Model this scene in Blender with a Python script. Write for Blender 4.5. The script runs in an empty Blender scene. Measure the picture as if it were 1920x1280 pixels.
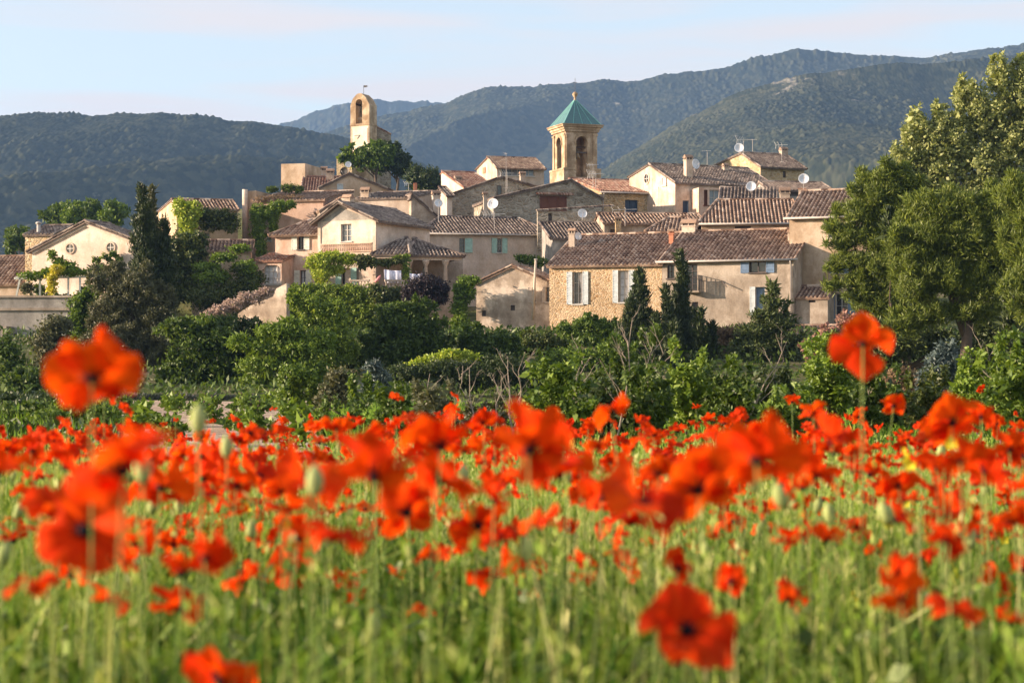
import bpy, math, random
import numpy as np
from mathutils import Vector, Matrix
R = math.radians
S = bpy.context.scene
# ---------------- camera, world, sun, exposure ----------------
F = 1920 * 70 / 36.0          # focal length in photo pixels
CZ = 1.3                      # camera height
HY = 690.0                    # photo row of the horizon
cd = bpy.data.cameras.new('camera'); cam = bpy.data.objects.new('camera', cd); S.collection.objects.link(cam)
cam.location = (0, 0, CZ); cam.rotation_euler = (R(90), 0, 0)
cd.lens = 70; cd.sensor_width = 36; cd.shift_y = (HY - 640) / 1920.0
cd.clip_start = 0.1; cd.clip_end = 20000
cd.dof.use_dof = True; cd.dof.focus_distance = 130; cd.dof.aperture_fstop = 6.0
S.camera = cam
SUN_AZ, SUN_EL = 6.0, 13.0    # degrees towards the camera from due left, elevation
w = bpy.data.worlds.new('World'); S.world = w; w.use_nodes = True
nt = w.node_tree; nt.nodes.clear()
sky = nt.nodes.new('ShaderNodeTexSky'); sky.sky_type = 'NISHITA'; sky.sun_disc = False
sky.sun_elevation = R(SUN_EL); sky.sun_rotation = R(270 - SUN_AZ); sky.altitude = 200
sky.air_density = 1.0; sky.dust_density = 1.2; sky.ozone_density = 1.0
bg = nt.nodes.new('ShaderNodeBackground'); bg.inputs['Strength'].default_value = 0.125
out = nt.nodes.new('ShaderNodeOutputWorld')
tc = nt.nodes.new('ShaderNodeTexCoord'); mp = nt.nodes.new('ShaderNodeMapping')
mp.inputs['Scale'].default_value = (2.2, 2.2, 26); mp.inputs['Rotation'].default_value = (0, R(-5), 0)
nz = nt.nodes.new('ShaderNodeTexNoise'); nz.inputs['Scale'].default_value = 1.6; nz.inputs['Detail'].default_value = 5; nz.inputs['Distortion'].default_value = .5
rp = nt.nodes.new('ShaderNodeValToRGB'); rp.color_ramp.elements[0].position = .47; rp.color_ramp.elements[1].position = .66
rp.color_ramp.elements[0].color = (.38, .38, .38, 1); rp.color_ramp.elements[1].color = (.95, .95, .95, 1)
mx = nt.nodes.new('ShaderNodeMixRGB'); mx.inputs[2].default_value = (3.1, 2.78, 2.65, 1)
L = nt.links.new
L(tc.outputs['Generated'], mp.inputs[0]); L(mp.outputs[0], nz.inputs['Vector']); L(nz.outputs[0], rp.inputs[0])
L(rp.outputs[0], mx.inputs[0]); L(sky.outputs[0], mx.inputs[1]); L(mx.outputs[0], bg.inputs['Color']); L(bg.outputs[0], out.inputs[0])
sl = bpy.data.lights.new('sun', 'SUN'); sl.energy = 5.0; sl.angle = R(.55); sl.color = (1, .77, .58)
so = bpy.data.objects.new('sun', sl); S.collection.objects.link(so)
sd = Vector((-math.cos(R(SUN_AZ)) * math.cos(R(SUN_EL)), -math.sin(R(SUN_AZ)) * math.cos(R(SUN_EL)), math.sin(R(SUN_EL))))
so.rotation_euler = sd.to_track_quat('Z', 'Y').to_euler(); so.location = (-60, -10, 60)
vs = S.view_settings; vs.view_transform = 'Standard'; vs.look = 'None'; vs.gamma = 1; vs.exposure = 1.35
S.cycles.max_bounces = 7; S.cycles.diffuse_bounces = 3; S.cycles.transmission_bounces = 4; S.cycles.transparent_max_bounces = 8
S.cycles.use_denoising = True; S.cycles.volume_bounces = 0; S.cycles.caustics_reflective = False; S.cycles.caustics_refractive = False

# ---------------- helpers ----------------
rnd = random.Random(7); RG = np.random.default_rng(11)
COL = S.collection
def pos(px, py, d):            # photo pixel at forward distance d -> world
    return Vector(((px - 960) / F * d, d, CZ + (HY - py) / F * d))
def sstep(a, b, x):
    t = np.clip((x - a) / (b - a), 0, 1); return t * t * (3 - 2 * t)
def _hash(ix, iy, s):
    n = (ix.astype(np.int64) * 374761393 + iy.astype(np.int64) * 668265263 + s * 1442695041) & 0x7fffffff
    n = ((n ^ (n >> 13)) * 1274126177) & 0x7fffffff
    return ((n ^ (n >> 16)) & 0xffffff) / float(0xffffff)
def vnoise(x, y, s=0):
    ix, iy = np.floor(x), np.floor(y); fx, fy = x - ix, y - iy
    fx = fx * fx * (3 - 2 * fx); fy = fy * fy * (3 - 2 * fy)
    a, b = _hash(ix, iy, s), _hash(ix + 1, iy, s); c, d = _hash(ix, iy + 1, s), _hash(ix + 1, iy + 1, s)
    return (a + (b - a) * fx) * (1 - fy) + (c + (d - c) * fx) * fy
def fbm(x, y, s=0, o=4):
    t = 0; a = .5; n = 0
    for k in range(o):
        t = t + a * vnoise(x * 2 ** k, y * 2 ** k, s + k * 7); n += a; a *= .5
    return t / n
def worley(x, y, s=0):
    ix, iy = np.floor(x), np.floor(y); best = np.full(x.shape, 9.); cid = np.zeros(x.shape)
    for dx in (-1, 0, 1):
        for dy in (-1, 0, 1):
            cx, cy = ix + dx, iy + dy
            h1, h2, h3 = _hash(cx, cy, s), _hash(cx, cy, s + 5), _hash(cx, cy, s + 9)
            dd = (cx + h1 - x) ** 2 + (cy + h2 - y) ** 2
            m = dd < best; best = np.where(m, dd, best); cid = np.where(m, h3, cid)
    return np.sqrt(best), cid
def ground(X, Y):
    X = np.asarray(X, float); Y = np.asarray(Y, float)
    z = 0.42 - 0.025 * np.clip(Y, -30, 17)
    lat = 1 - sstep(26, 62, np.where(X < 0, -X, X * .8)) * (.3 + .6 * sstep(125, 170, Y))
    h = 3.2 * sstep(84, 118, Y) + 17 * sstep(120, 240, Y)
    h = h + 2.6 * sstep(141, 150, Y) * sstep(-4, -12, X) * sstep(-50, -34, X) * (1 - .8 * sstep(150, 190, Y))
    h = h * lat * (1 - sstep(262, 460, Y))
    return z + h + .15 * (fbm(X * .15, Y * .15, 3) - .5) * sstep(18, 40, Y)
def g1(x, y): return float(ground(np.array([x]), np.array([y]))[0])

def tag(o, label=None, cat=None, group=None, kind=None):
    if label: o['label'] = label
    if cat: o['category'] = cat
    if group: o['group'] = group
    if kind: o['kind'] = kind
    return o
def empty(name, loc, rz=0):
    o = bpy.data.objects.new(name, None); COL.objects.link(o); o.location = loc; o.rotation_euler = (0, 0, rz); o.empty_display_size = .3
    return o
def link(name, me, mats=(), parent=None, loc=None):
    o = bpy.data.objects.new(name, me); COL.objects.link(o)
    if mats and not me.materials:
        for m in (mats if isinstance(mats, (list, tuple)) else [mats]): me.materials.append(m)
    if parent: o.parent = parent
    if loc is not None: o.location = loc
    return o
def np_mesh(name, V, F4, tone=None, smooth=False, matidx=None):
    V = np.asarray(V, np.float32).reshape(-1, 3); F4 = np.asarray(F4, np.int32)
    me = bpy.data.meshes.new(name); nf = len(F4); k = F4.shape[1]
    me.vertices.add(len(V)); me.vertices.foreach_set('co', V.ravel())
    me.loops.add(nf * k); me.loops.foreach_set('vertex_index', F4.ravel())
    me.polygons.add(nf); me.polygons.foreach_set('loop_start', np.arange(0, nf * k, k, dtype=np.int32))
    if smooth: me.polygons.foreach_set('use_smooth', np.ones(nf, bool))
    if matidx is not None: me.polygons.foreach_set('material_index', np.asarray(matidx, np.int32))
    if tone is not None:
        dom = 'FACE' if len(tone) == nf else 'POINT'
        at = me.attributes.new('tone', 'FLOAT', dom); at.data.foreach_set('value', np.asarray(tone, np.float32))
    me.update(calc_edges=True); return me
class MB:
    def __init__(s): s.v = []; s.f = []; s.t = []; s.m = []; s.cm = 0
    def vs(s, P):
        n = len(s.v); s.v += [tuple(p) for p in P]; return n
    def face(s, idx, t=.5): s.f.append(tuple(idx)); s.t.append(t); s.m.append(s.cm)
    def poly(s, P, t=.5):
        n = s.vs(P); s.face(range(n, n + len(P)), t)
    def box(s, x0, x1, y0, y1, z0, z1, t=.5):
        n = s.vs([(x, y, z) for x in (x0, x1) for y in (y0, y1) for z in (z0, z1)])
        for q in ((0, 1, 3, 2), (4, 6, 7, 5), (0, 4, 5, 1), (2, 3, 7, 6), (0, 2, 6, 4), (1, 5, 7, 3)): s.face([n + i for i in q], t)
    def obox(s, a, b, wd, ht, t=.5):        # bar from a to b
        a, b = Vector(a), Vector(b); d = (b - a).normalized(); up = Vector((0, 0, 1)) if abs(d.z) < .9 else Vector((0, 1, 0))
        sd_ = d.cross(up).normalized() * wd / 2; u = sd_.cross(d).normalized() * ht / 2
        n = s.vs([p + i * sd_ + j * u for p in (a, b) for i, j in ((-1, -1), (1, -1), (1, 1), (-1, 1))])
        for q in ((0, 1, 2, 3), (7, 6, 5, 4), (0, 4, 5, 1), (1, 5, 6, 2), (2, 6, 7, 3), (3, 7, 4, 0)): s.face([n + i for i in q], t)
    def tube(s, pts, rad, n=6, t=.5, cap=True):
        pts = [Vector(p) for p in pts]; rings = []
        for i, p in enumerate(pts):
            d = (pts[min(i + 1, len(pts) - 1)] - pts[max(i - 1, 0)]).normalized()
            a = d.cross(Vector((0, 0, 1)) if abs(d.z) < .95 else Vector((1, 0, 0))).normalized(); b = d.cross(a)
            r = rad[i] if hasattr(rad, '__len__') else rad
            rings.append(s.vs([p + (a * math.cos(k * 2 * math.pi / n) + b * math.sin(k * 2 * math.pi / n)) * r for k in range(n)]))
        for i in range(len(pts) - 1):
            for k in range(n):
                k2 = (k + 1) % n; s.face((rings[i] + k, rings[i] + k2, rings[i + 1] + k2, rings[i + 1] + k), t)
        if cap: s.face([rings[0] + k for k in range(n)][::-1], t); s.face([rings[-1] + k for k in range(n)], t)
    def lathe(s, prof, c=(0, 0, 0), n=12, t=.5, M=None):
        rings = []
        for r, z in prof:
            P = [Vector((r * math.cos(k * 2 * math.pi / n), r * math.sin(k * 2 * math.pi / n), z)) for k in range(n)]
            if M is not None: P = [M @ p for p in P]
            rings.append(s.vs([p + Vector(c) for p in P]))
        for i in range(len(prof) - 1):
            for k in range(n):
                k2 = (k + 1) % n; s.face((rings[i] + k, rings[i] + k2, rings[i + 1] + k2, rings[i + 1] + k), t)
        s.face([rings[0] + k for k in range(n)][::-1], t); s.face([rings[-1] + k for k in range(n)], t)
    def mesh(s, name, mats, smooth=False, off=(0, 0, 0)):
        me = bpy.data.meshes.new(name)
        me.from_pydata([(a - off[0], b - off[1], c - off[2]) for a, b, c in s.v], [], s.f)
        at = me.attributes.new('tone', 'FLOAT', 'FACE'); at.data.foreach_set('value', s.t)
        me.polygons.foreach_set('material_index', s.m)
        if smooth: me.polygons.foreach_set('use_smooth', [True] * len(s.f))
        for m in (mats if isinstance(mats, (list, tuple)) else [mats]): me.materials.append(m)
        me.update(); return me
    def obj(s, name, mats, parent=None, loc=None, smooth=False, off=(0, 0, 0)):
        return link(name, s.mesh(name, mats, smooth, off), (), parent, loc)

# ---------------- materials ----------------
def C(*c): return tuple(c) + (1,)
def ramp(nt, cols, inp, lo=0., hi=1.):
    r = nt.nodes.new('ShaderNodeValToRGB'); e = r.color_ramp.elements
    while len(e) < len(cols): e.new(.5)
    for i, c in enumerate(cols):
        e[i].position = lo + (hi - lo) * i / (len(cols) - 1); e[i].color = C(*c)
    nt.links.new(inp, r.inputs[0]); return r.outputs[0]
def node(nt, t, **k):
    n = nt.nodes.new('ShaderNode' + t)
    for a, b in k.items():
        if a in n.inputs: n.inputs[a].default_value = b
        else: setattr(n, a, b)
    return n
def base_mat(name, rough=.9, spec=.2):
    m = bpy.data.materials.new(name); m.use_nodes = True; nt = m.node_tree; p = nt.nodes['Principled BSDF']
    p.inputs['Roughness'].default_value = rough; p.inputs['Specular IOR Level'].default_value = spec
    return m, nt, p
def mul(nt, a, b, fac=1., mode='MULTIPLY'):
    x = nt.nodes.new('ShaderNodeMixRGB'); x.blend_type = mode; x.inputs[0].default_value = fac
    for i, v in ((1, a), (2, b)):
        if isinstance(v, tuple): x.inputs[i].default_value = C(*v)
        else: nt.links.new(v, x.inputs[i])
    return x.outputs[0]
def bump(nt, p, h, st, dist):
    b = nt.nodes.new('ShaderNodeBump'); b.inputs['Strength'].default_value = st; b.inputs['Distance'].default_value = dist
    nt.links.new(h, b.inputs['Height']); nt.links.new(b.outputs[0], p.inputs['Normal'])
def m_plain(name, c, rough=.6, spec=.3, metal=0):
    m, nt, p = base_mat(name, rough, spec); p.inputs['Metallic'].default_value = metal
    t = node(nt, 'TexCoord'); n = node(nt, 'TexNoise', Scale=6., Detail=4.); nt.links.new(t.outputs['Object'], n.inputs['Vector'])
    nt.links.new(ramp(nt, [tuple(x * .82 for x in c), tuple(min(1, x * 1.1) for x in c)], n.outputs[0], .3, .7), p.inputs['Base Color']); return m
def m_stucco(name, c1, c2, stain=(.5, .45, .4), sc=.35):
    m, nt, p = base_mat(name, .95, .1); t = node(nt, 'TexCoord'); o = t.outputs['Object']
    n = node(nt, 'TexNoise', Scale=sc, Detail=8., Roughness=.65); nt.links.new(o, n.inputs['Vector'])
    c = ramp(nt, [tuple(x * .86 for x in c1), c1, c2], n.outputs[0], .40, .58)
    mp = node(nt, 'Mapping'); mp.inputs['Scale'].default_value = (.9, .9, .55); nt.links.new(o, mp.inputs[0])
    n2 = node(nt, 'TexNoise', Scale=1.3, Detail=6., Roughness=.7); nt.links.new(mp.outputs[0], n2.inputs['Vector'])
    c = mul(nt, c, ramp(nt, [stain, (1, 1, 1)], n2.outputs[0], .36, .56), .6)
    n3 = node(nt, 'TexNoise', Scale=9., Detail=6., Roughness=.7); nt.links.new(o, n3.inputs['Vector'])
    c = mul(nt, c, ramp(nt, [(.78, .78, .78), (1.1, 1.1, 1.1)], n3.outputs[0], .3, .7), .8)
    nt.links.new(c, p.inputs['Base Color']); bump(nt, p, n3.outputs[0], .5, .04); return m
def m_stone(name, cols, mortar, sc=3.6, mw=.05, bs=.7):
    m, nt, p = base_mat(name, .95, .1); t = node(nt, 'TexCoord')
    mp = node(nt, 'Mapping'); mp.inputs['Scale'].default_value = (1, 1, 1.7); nt.links.new(t.outputs['Object'], mp.inputs[0])
    nd = node(nt, 'TexNoise', Scale=1.2, Detail=3.); nt.links.new(mp.outputs[0], nd.inputs['Vector'])
    vv = mul(nt, mp.outputs[0], nd.outputs[1], .12, 'LINEAR_LIGHT')
    v1 = node(nt, 'TexVoronoi', Scale=sc); nt.links.new(vv, v1.inputs['Vector'])
    v2 = node(nt, 'TexVoronoi', Scale=sc, feature='DISTANCE_TO_EDGE'); nt.links.new(vv, v2.inputs['Vector'])
    sep = node(nt, 'SeparateColor'); nt.links.new(v1.outputs['Color'], sep.inputs[0])
    c = ramp(nt, cols, sep.outputs[0], 0, 1)
    e = ramp(nt, [(0, 0, 0), (1, 1, 1)], v2.outputs['Distance'], mw * .4, mw * 2)
    x = node(nt, 'MixRGB'); nt.links.new(e, x.inputs[0]); x.inputs[1].default_value = C(*mortar); nt.links.new(c, x.inputs[2])
    n = node(nt, 'TexNoise', Scale=.5, Detail=6.); nt.links.new(t.outputs['Object'], n.inputs['Vector'])
    c = mul(nt, x.outputs[0], ramp(nt, [(.7, .68, .64), (1.1, 1.1, 1.1)], n.outputs[0], .35, .65), .8)
    nt.links.new(c, p.inputs['Base Color']); bump(nt, p, e, bs, .05); return m
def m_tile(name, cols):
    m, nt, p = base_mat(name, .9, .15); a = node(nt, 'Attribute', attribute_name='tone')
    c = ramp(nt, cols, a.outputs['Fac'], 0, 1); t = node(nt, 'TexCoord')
    n = node(nt, 'TexNoise', Scale=.9, Detail=7., Roughness=.7); nt.links.new(t.outputs['Object'], n.inputs['Vector'])
    c = mul(nt, c, ramp(nt, [(.55, .53, .52), (1.15, 1.12, 1.08)], n.outputs[0], .35, .62), .8)
    n2 = node(nt, 'TexNoise', Scale=14., Detail=4.); nt.links.new(t.outputs['Object'], n2.inputs['Vector'])
    c = mul(nt, c, ramp(nt, [(.7, .7, .7), (1.15, 1.15, 1.15)], n2.outputs[0], .35, .65), .8)
    nt.links.new(c, p.inputs['Base Color']); return m
def m_leaf(name, cols, trans=.3, rough=.5, spec=.35, tint=(1.2, 1.15, .5)):
    m, nt, p = base_mat(name, rough, spec); a = node(nt, 'Attribute', attribute_name='tone')
    c = ramp(nt, cols, a.outputs['Fac'], 0, 1); nt.links.new(c, p.inputs['Base Color'])
    tr = node(nt, 'BsdfTranslucent'); nt.links.new(mul(nt, c, tint), tr.inputs[0])
    mx = node(nt, 'MixShader'); mx.inputs[0].default_value = trans
    nt.links.new(p.outputs[0], mx.inputs[1]); nt.links.new(tr.outputs[0], mx.inputs[2])
    nt.links.new(mx.outputs[0], nt.nodes['Material Output'].inputs[0]); return m
def m_soil(name, c1, c2, c3, sc=.2):
    m, nt, p = base_mat(name, 1, .05); t = node(nt, 'TexCoord')
    n = node(nt, 'TexNoise', Scale=sc, Detail=10., Roughness=.7); nt.links.new(t.outputs['Object'], n.inputs['Vector'])
    n2 = node(nt, 'TexNoise', Scale=sc * 20, Detail=6., Roughness=.7); nt.links.new(t.outputs['Object'], n2.inputs['Vector'])
    c = ramp(nt, [c1, c2, c3], n.outputs[0], .35, .65); c = mul(nt, c, ramp(nt, [(.55, .55, .55), (1.3, 1.3, 1.3)], n2.outputs[0], .35, .65), 1)
    nt.links.new(c, p.inputs['Base Color']); bump(nt, p, n2.outputs[0], .8, .1); return m
MT = dict(
 cream=m_stucco('cream_render', (.54, .45, .36), (.68, .58, .48), (.62, .5, .4)),
 white=m_stucco('pale_render', (.63, .52, .43), (.76, .65, .55), (.75, .66, .55)),
 pink=m_stucco('pink_render', (.66, .47, .36), (.72, .57, .45), (.7, .55, .45)),
 ochre=m_stucco('ochre_render', (.48, .37, .26), (.6, .48, .36), (.6, .5, .4)),
 tan=m_stucco('tan_render', (.37, .31, .245), (.50, .43, .35), (.5, .44, .38), .5),
 old=m_stucco('weathered_render', (.48, .39, .30), (.72, .61, .49), (.45, .4, .36), .7),
 grey=m_stucco('grey_render', (.32, .3, .27), (.46, .43, .38), (.5, .48, .45)),
 rubble=m_stone('golden_rubble', [(.34, .20, .09), (.55, .38, .21), (.62, .48, .31), (.44, .30, .15)], (.60, .46, .31), 5.0, .08, .8),
 stone=m_stone('grey_stone', [(.20, .165, .12), (.40, .35, .28), (.29, .235, .17), (.50, .45, .37)], (.44, .40, .33), 2.3, .07, 1.),
 gold=m_stone('gold_stone', [(.34, .23, .11), (.58, .44, .26), (.42, .3, .16), (.64, .52, .34)], (.58, .47, .32), 2.8, .07, 1.),
 ashlar=m_stucco('tower_ashlar', (.42, .31, .20), (.60, .47, .33), (.5, .4, .3), .8),
 clockp=m_stucco('clock_plaster', (.76, .66, .52), (.82, .73, .6), (.85, .78, .7), .8),
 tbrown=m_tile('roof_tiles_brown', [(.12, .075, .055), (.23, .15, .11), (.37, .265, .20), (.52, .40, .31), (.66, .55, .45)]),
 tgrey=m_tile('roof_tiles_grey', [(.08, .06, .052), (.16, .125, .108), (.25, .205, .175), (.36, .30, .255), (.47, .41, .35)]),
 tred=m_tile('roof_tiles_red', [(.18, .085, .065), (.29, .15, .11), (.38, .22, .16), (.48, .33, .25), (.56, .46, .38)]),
 copper=m_plain('green_copper', (.075, .17, .18), .5, .4), lead=m_plain('lead_seam', (.16, .4, .36), .5, .4),
 shw=m_plain('shutter_white', (.52, .57, .58)), shb=m_plain('shutter_blue', (.16, .24, .36)), shg=m_plain('shutter_green', (.36, .55, .48)),
 shl=m_plain('shutter_light', (.72, .72, .62)), shn=m_plain('shutter_navy', (.035, .07, .13)), sht=m_plain('shutter_taupe', (.5, .42, .34)),
 frame=m_plain('window_frame', (.5, .47, .42)), framed=m_plain('dark_frame', (.1, .08, .07)), glass=m_plain('window_glass', (.02, .022, .026), .08, .8),
 glassb=m_plain('sky_glass', (.16, .2, .24), .12, .8),
 curtain=m_plain('curtain', (.75, .73, .72)), rust=m_plain('rust_door', (.16, .06, .035)), iron=m_plain('iron', (.03, .03, .032), .5, .4),
 zinc=m_plain('zinc', (.42, .39, .36), .5, .4), alu=m_plain('aluminium', (.62, .62, .6), .4, .5), dish=m_plain('dish_white', (.66, .7, .74), .5, .3),
 dishk=m_plain('dish_black', (.012, .012, .012), .6, .2), terra=m_plain('terracotta', (.5, .2, .11)), pole=m_plain('wood_pole', (.5, .43, .34)),
 sheet=m_plain('laundry', (.66, .68, .8)), bell=m_plain('bronze', (.16, .14, .08), .4, .5, .7), rosef=m_plain('rose_parasol', (.65, .25, .25)),
 bark=m_plain('bark', (.11, .085, .065), .95, .1), barkp=m_plain('bark_pale', (.34, .29, .23), .95, .1), dead=m_plain('dead_wood', (.3, .25, .2), .95, .1),
 bright=m_leaf('leaf_bright', [(.03, .065, .01), (.07, .125, .015), (.13, .20, .025), (.21, .29, .045)]),
 lime=m_leaf('leaf_lime', [(.16, .24, .015), (.26, .36, .03), (.38, .45, .05), (.48, .5, .09)]),
 yellow=m_leaf('leaf_yellow', [(.38, .36, .03), (.5, .46, .05), (.6, .5, .08)]),
 mid=m_leaf('leaf_mid', [(.022, .05, .008), (.05, .09, .012), (.085, .135, .018), (.14, .20, .03)]),
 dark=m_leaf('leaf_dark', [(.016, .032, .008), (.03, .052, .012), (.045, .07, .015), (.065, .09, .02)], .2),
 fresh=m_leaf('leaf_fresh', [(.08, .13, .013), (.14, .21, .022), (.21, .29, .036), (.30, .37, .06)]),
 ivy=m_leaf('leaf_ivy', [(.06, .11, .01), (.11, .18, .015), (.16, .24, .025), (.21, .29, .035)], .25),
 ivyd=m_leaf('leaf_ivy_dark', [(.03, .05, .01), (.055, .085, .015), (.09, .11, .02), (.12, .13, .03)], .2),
 olive=m_leaf('leaf_olive', [(.055, .06, .025), (.085, .09, .04), (.12, .125, .06), (.16, .165, .085)], .2),
 pine=m_leaf('needle_pine', [(.035, .06, .01), (.085, .125, .016), (.16, .205, .028), (.26, .30, .055)], .25),
 cypress=m_leaf('needle_cypress', [(.016, .03, .008), (.03, .048, .012), (.045, .066, .016), (.065, .09, .022)], .12),
 cedar=m_leaf('needle_cedar', [(.035, .055, .015), (.06, .085, .02), (.09, .12, .03), (.12, .15, .045)], .15),
 bluec=m_leaf('needle_blue', [(.04, .065, .06), (.065, .095, .09), (.09, .125, .115), (.13, .17, .15)], .1),
 poplar=m_leaf('leaf_poplar', [(.12, .15, .045), (.22, .26, .085), (.34, .37, .14), (.5, .52, .26)], .3, .55, .3),
 purple=m_leaf('leaf_purple', [(.012, .008, .012), (.025, .016, .022), (.04, .024, .03), (.03, .035, .015)], .15),
 blossom=m_leaf('leaf_blossom', [(.12, .14, .03), (.4, .3, .24), (.55, .42, .36), (.62, .5, .42)], .2, .7, .1, (1, 1, 1)),
 pinkf=m_leaf('leaf_pink', [(.16, .13, .05), (.3, .17, .13), (.42, .24, .2), (.2, .17, .05)], .2, .7, .1, (1, 1, 1)),
 lav=m_leaf('lavender_leaf', [(.05, .07, .03), (.09, .11, .06), (.17, .15, .2)], .1, .8, .1, (1, 1, 1)),
 dry=m_leaf('dry_leaf', [(.14, .09, .05), (.22, .15, .085), (.3, .22, .13)], .15, .8, .1, (1, 1, 1)),
 grass=m_leaf('grass_blade', [(.025, .07, .008), (.075, .175, .012), (.165, .29, .025), (.30, .39, .07), (.56, .56, .24)], .25, .6, .15, (1.2, 1.15, .55)),
 petal=m_leaf('poppy_petal', [(.62, .018, .003), (.78, .03, .004), (.88, .055, .005), (.92, .11, .04)], .5, .6, .05, (1.1, 1.5, .6)),
 pod=m_leaf('poppy_green', [(.16, .24, .05), (.26, .34, .10), (.38, .43, .17)], .1, .7, .1, (1, 1, 1)),
 core=m_plain('poppy_centre', (.012, .008, .014), .8, .1), yel=m_leaf('yellow_petal', [(.6, .5, .02), (.75, .62, .03), (.8, .7, .06)], .3, .6, .1, (1, 1, 1)),
 soil=m_soil('soil', (.06, .08, .025), (.12, .13, .05), (.2, .17, .1)), vine_soil=m_soil('vineyard_soil', (.34, .25, .17), (.50, .38, .28), (.60, .48, .37), .6),
)

def vary(m, lo, hi):      # small per-flower colour variation
    nt = m.node_tree; p = nt.nodes['Principled BSDF']; src = p.inputs['Base Color'].links[0].from_socket; oi = nt.nodes.new('ShaderNodeObjectInfo')
    c = mul(nt, src, ramp(nt, [lo, hi, (1, 1, 1)], oi.outputs['Random'])); nt.links.new(c, p.inputs['Base Color'])
    for n in nt.nodes:
        if n.bl_idname == 'ShaderNodeBsdfTranslucent': nt.links.new(mul(nt, c, (1.1, 1.4, .6)), n.inputs[0])
vary(MT['petal'], (.72, .6, 1), (1.05, 1.9, 1.4))
HAZE = 1.1e-4
# ---------------- ground and hills ----------------
def grid_mesh(name, xs, ys, zf, tonef=None):
    X, Y = np.meshgrid(xs, ys); Z = zf(X, Y); nx, ny = len(xs), len(ys)
    V = np.stack([X, Y, Z], -1).reshape(-1, 3); i = np.arange((ny - 1) * (nx - 1)); r, c = i // (nx - 1), i % (nx - 1); a = r * nx + c
    return np_mesh(name, V, np.stack([a, a + 1, a + nx + 1, a + nx], 1), tonef, True)
xs = np.concatenate([-np.geomspace(1290, 92, 24), np.linspace(-90, 90, 181), np.geomspace(92, 1390, 24)])
ys = np.concatenate([[-300, -200, -60, -25], np.linspace(-10, 60, 71), np.linspace(62, 300, 160), np.geomspace(305, 4800, 30)])
o = link('ground', grid_mesh('ground', xs, ys, ground), MT['soil']); tag(o, kind='structure')

def m_hill():
    m, nt, p = base_mat('hill_scrub', 1, .05); t = node(nt, 'TexCoord'); a = node(nt, 'Attribute', attribute_name='tone')
    c = ramp(nt, [(.009, .014, .009), (.018, .025, .014), (.032, .039, .021), (.054, .059, .032), (.085, .087, .048)], a.outputs['Fac'], 0, 1)
    n = node(nt, 'TexNoise', Scale=.0045, Detail=9., Roughness=.68); nt.links.new(t.outputs['Object'], n.inputs['Vector'])
    n2 = node(nt, 'TexNoise', Scale=.035, Detail=5., Roughness=.7); nt.links.new(t.outputs['Object'], n2.inputs['Vector'])
    k = mul(nt, n.outputs[0], n2.outputs[0], 1., 'MULTIPLY')
    f = ramp(nt, [(0, 0, 0), (.6, .6, .6)], k, .37, .43)
    x = node(nt, 'MixRGB'); nt.links.new(f, x.inputs[0]); nt.links.new(c, x.inputs[1]); x.inputs[2].default_value = C(.36, .33, .27)
    nt.links.new(x.outputs[0], p.inputs['Base Color']); return m
MH = m_hill()
def hill(name, ridge, dist, foot, x0, x1, nx, ny, seed, spur, tree, cut=None, lean=0., sp=150.):
    rx = np.array([(p - 960) / F * dist for p, q in ridge]); rz = np.array([CZ + (HY - q) / F * dist for p, q in ridge])
    xs = np.linspace((x0 - 960) / F * dist, (x1 - 960) / F * dist, nx)
    back = dist + (dist - foot) * .5
    ys = np.concatenate([np.linspace(foot, dist, ny), np.linspace(dist, back, 14)[1:]])
    X, Y = np.meshgrid(xs, ys)
    t = (Y - foot) / (dist - foot)
    Rz = np.interp(X * dist / Y if False else X, rx, rz)
    Rz = Rz + (fbm(X / 60, Y * 0 + 3, seed + 2, 4) - .5) * .02 * dist * .25
    tt = np.clip(t, 0, 1); prof = np.where(t <= 1, 1 - (1 - tt) ** 1.25, np.maximum(0, 1 - (t - 1) * 1.6))
    # diagonal spurs and gullies running down the slope
    Xl = X + lean * (Y - dist) + 90 * (fbm(X / 320, Y / 320, seed + 31, 3) - .5) * 2
    sv = np.abs(fbm(Xl / sp, Y / (sp * 3), seed, 2) - .5) * 2
    sv2 = fbm(X / (sp * .35), Y / (sp * .7), seed + 11, 4)
    amp = np.sin(np.pi * np.clip(tt, 0, 1)) ** .7 * spur * np.clip(Rz, 0, None)
    ph = Xl / (sp * 3.2) + .5 * fbm(Y / 400, X * 0 + 1, seed + 60, 3); ph = ph - np.floor(ph); saw = np.where(ph < .24, sstep(0, .24, ph), 1 - sstep(.0, 1., (ph - .24) / .76) * .5 - .5 * (ph - .24) / .76)
    Z = Rz * prof + amp * 2.4 * (saw - 1.0) - amp * sv * .8 + amp * .3 * (sv2 - .5)
    wd, cid = worley(X / tree, Y / (tree * 1.3), seed + 3); wd2, cid2 = worley(X / tree * 2.1, Y / tree * .9, seed + 8)
    cover = sstep(.40, .54, fbm(X / 45, Y / 45, seed + 21, 3))
    Z = Z + np.maximum(0, .75 - wd) * tree * .62 * (.15 + .85 * cover) * (.25 + 1.3 * cid * cid) + np.maximum(0, .6 - wd2) * tree * .3
    if cut is not None: Z = np.where(X < cut, Z, Z)
    V = np.stack([X, Y, Z - tree * .45], -1).reshape(-1, 3); n, m_ = len(xs), len(ys)
    i = np.arange((m_ - 1) * (n - 1)); r, c = i // (n - 1), i % (n - 1); a = r * n + c
    tone = np.clip(cid * .62 + .38 * fbm(X / 90, Y / 90, seed + 40, 3) + .12 * (cid2 - .5), 0, 1).ravel()
    o = link(name, np_mesh(name, V, np.stack([a, a + 1, a + n + 1, a + n], 1), tone, True), MH); tag(o, kind='structure')
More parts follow.
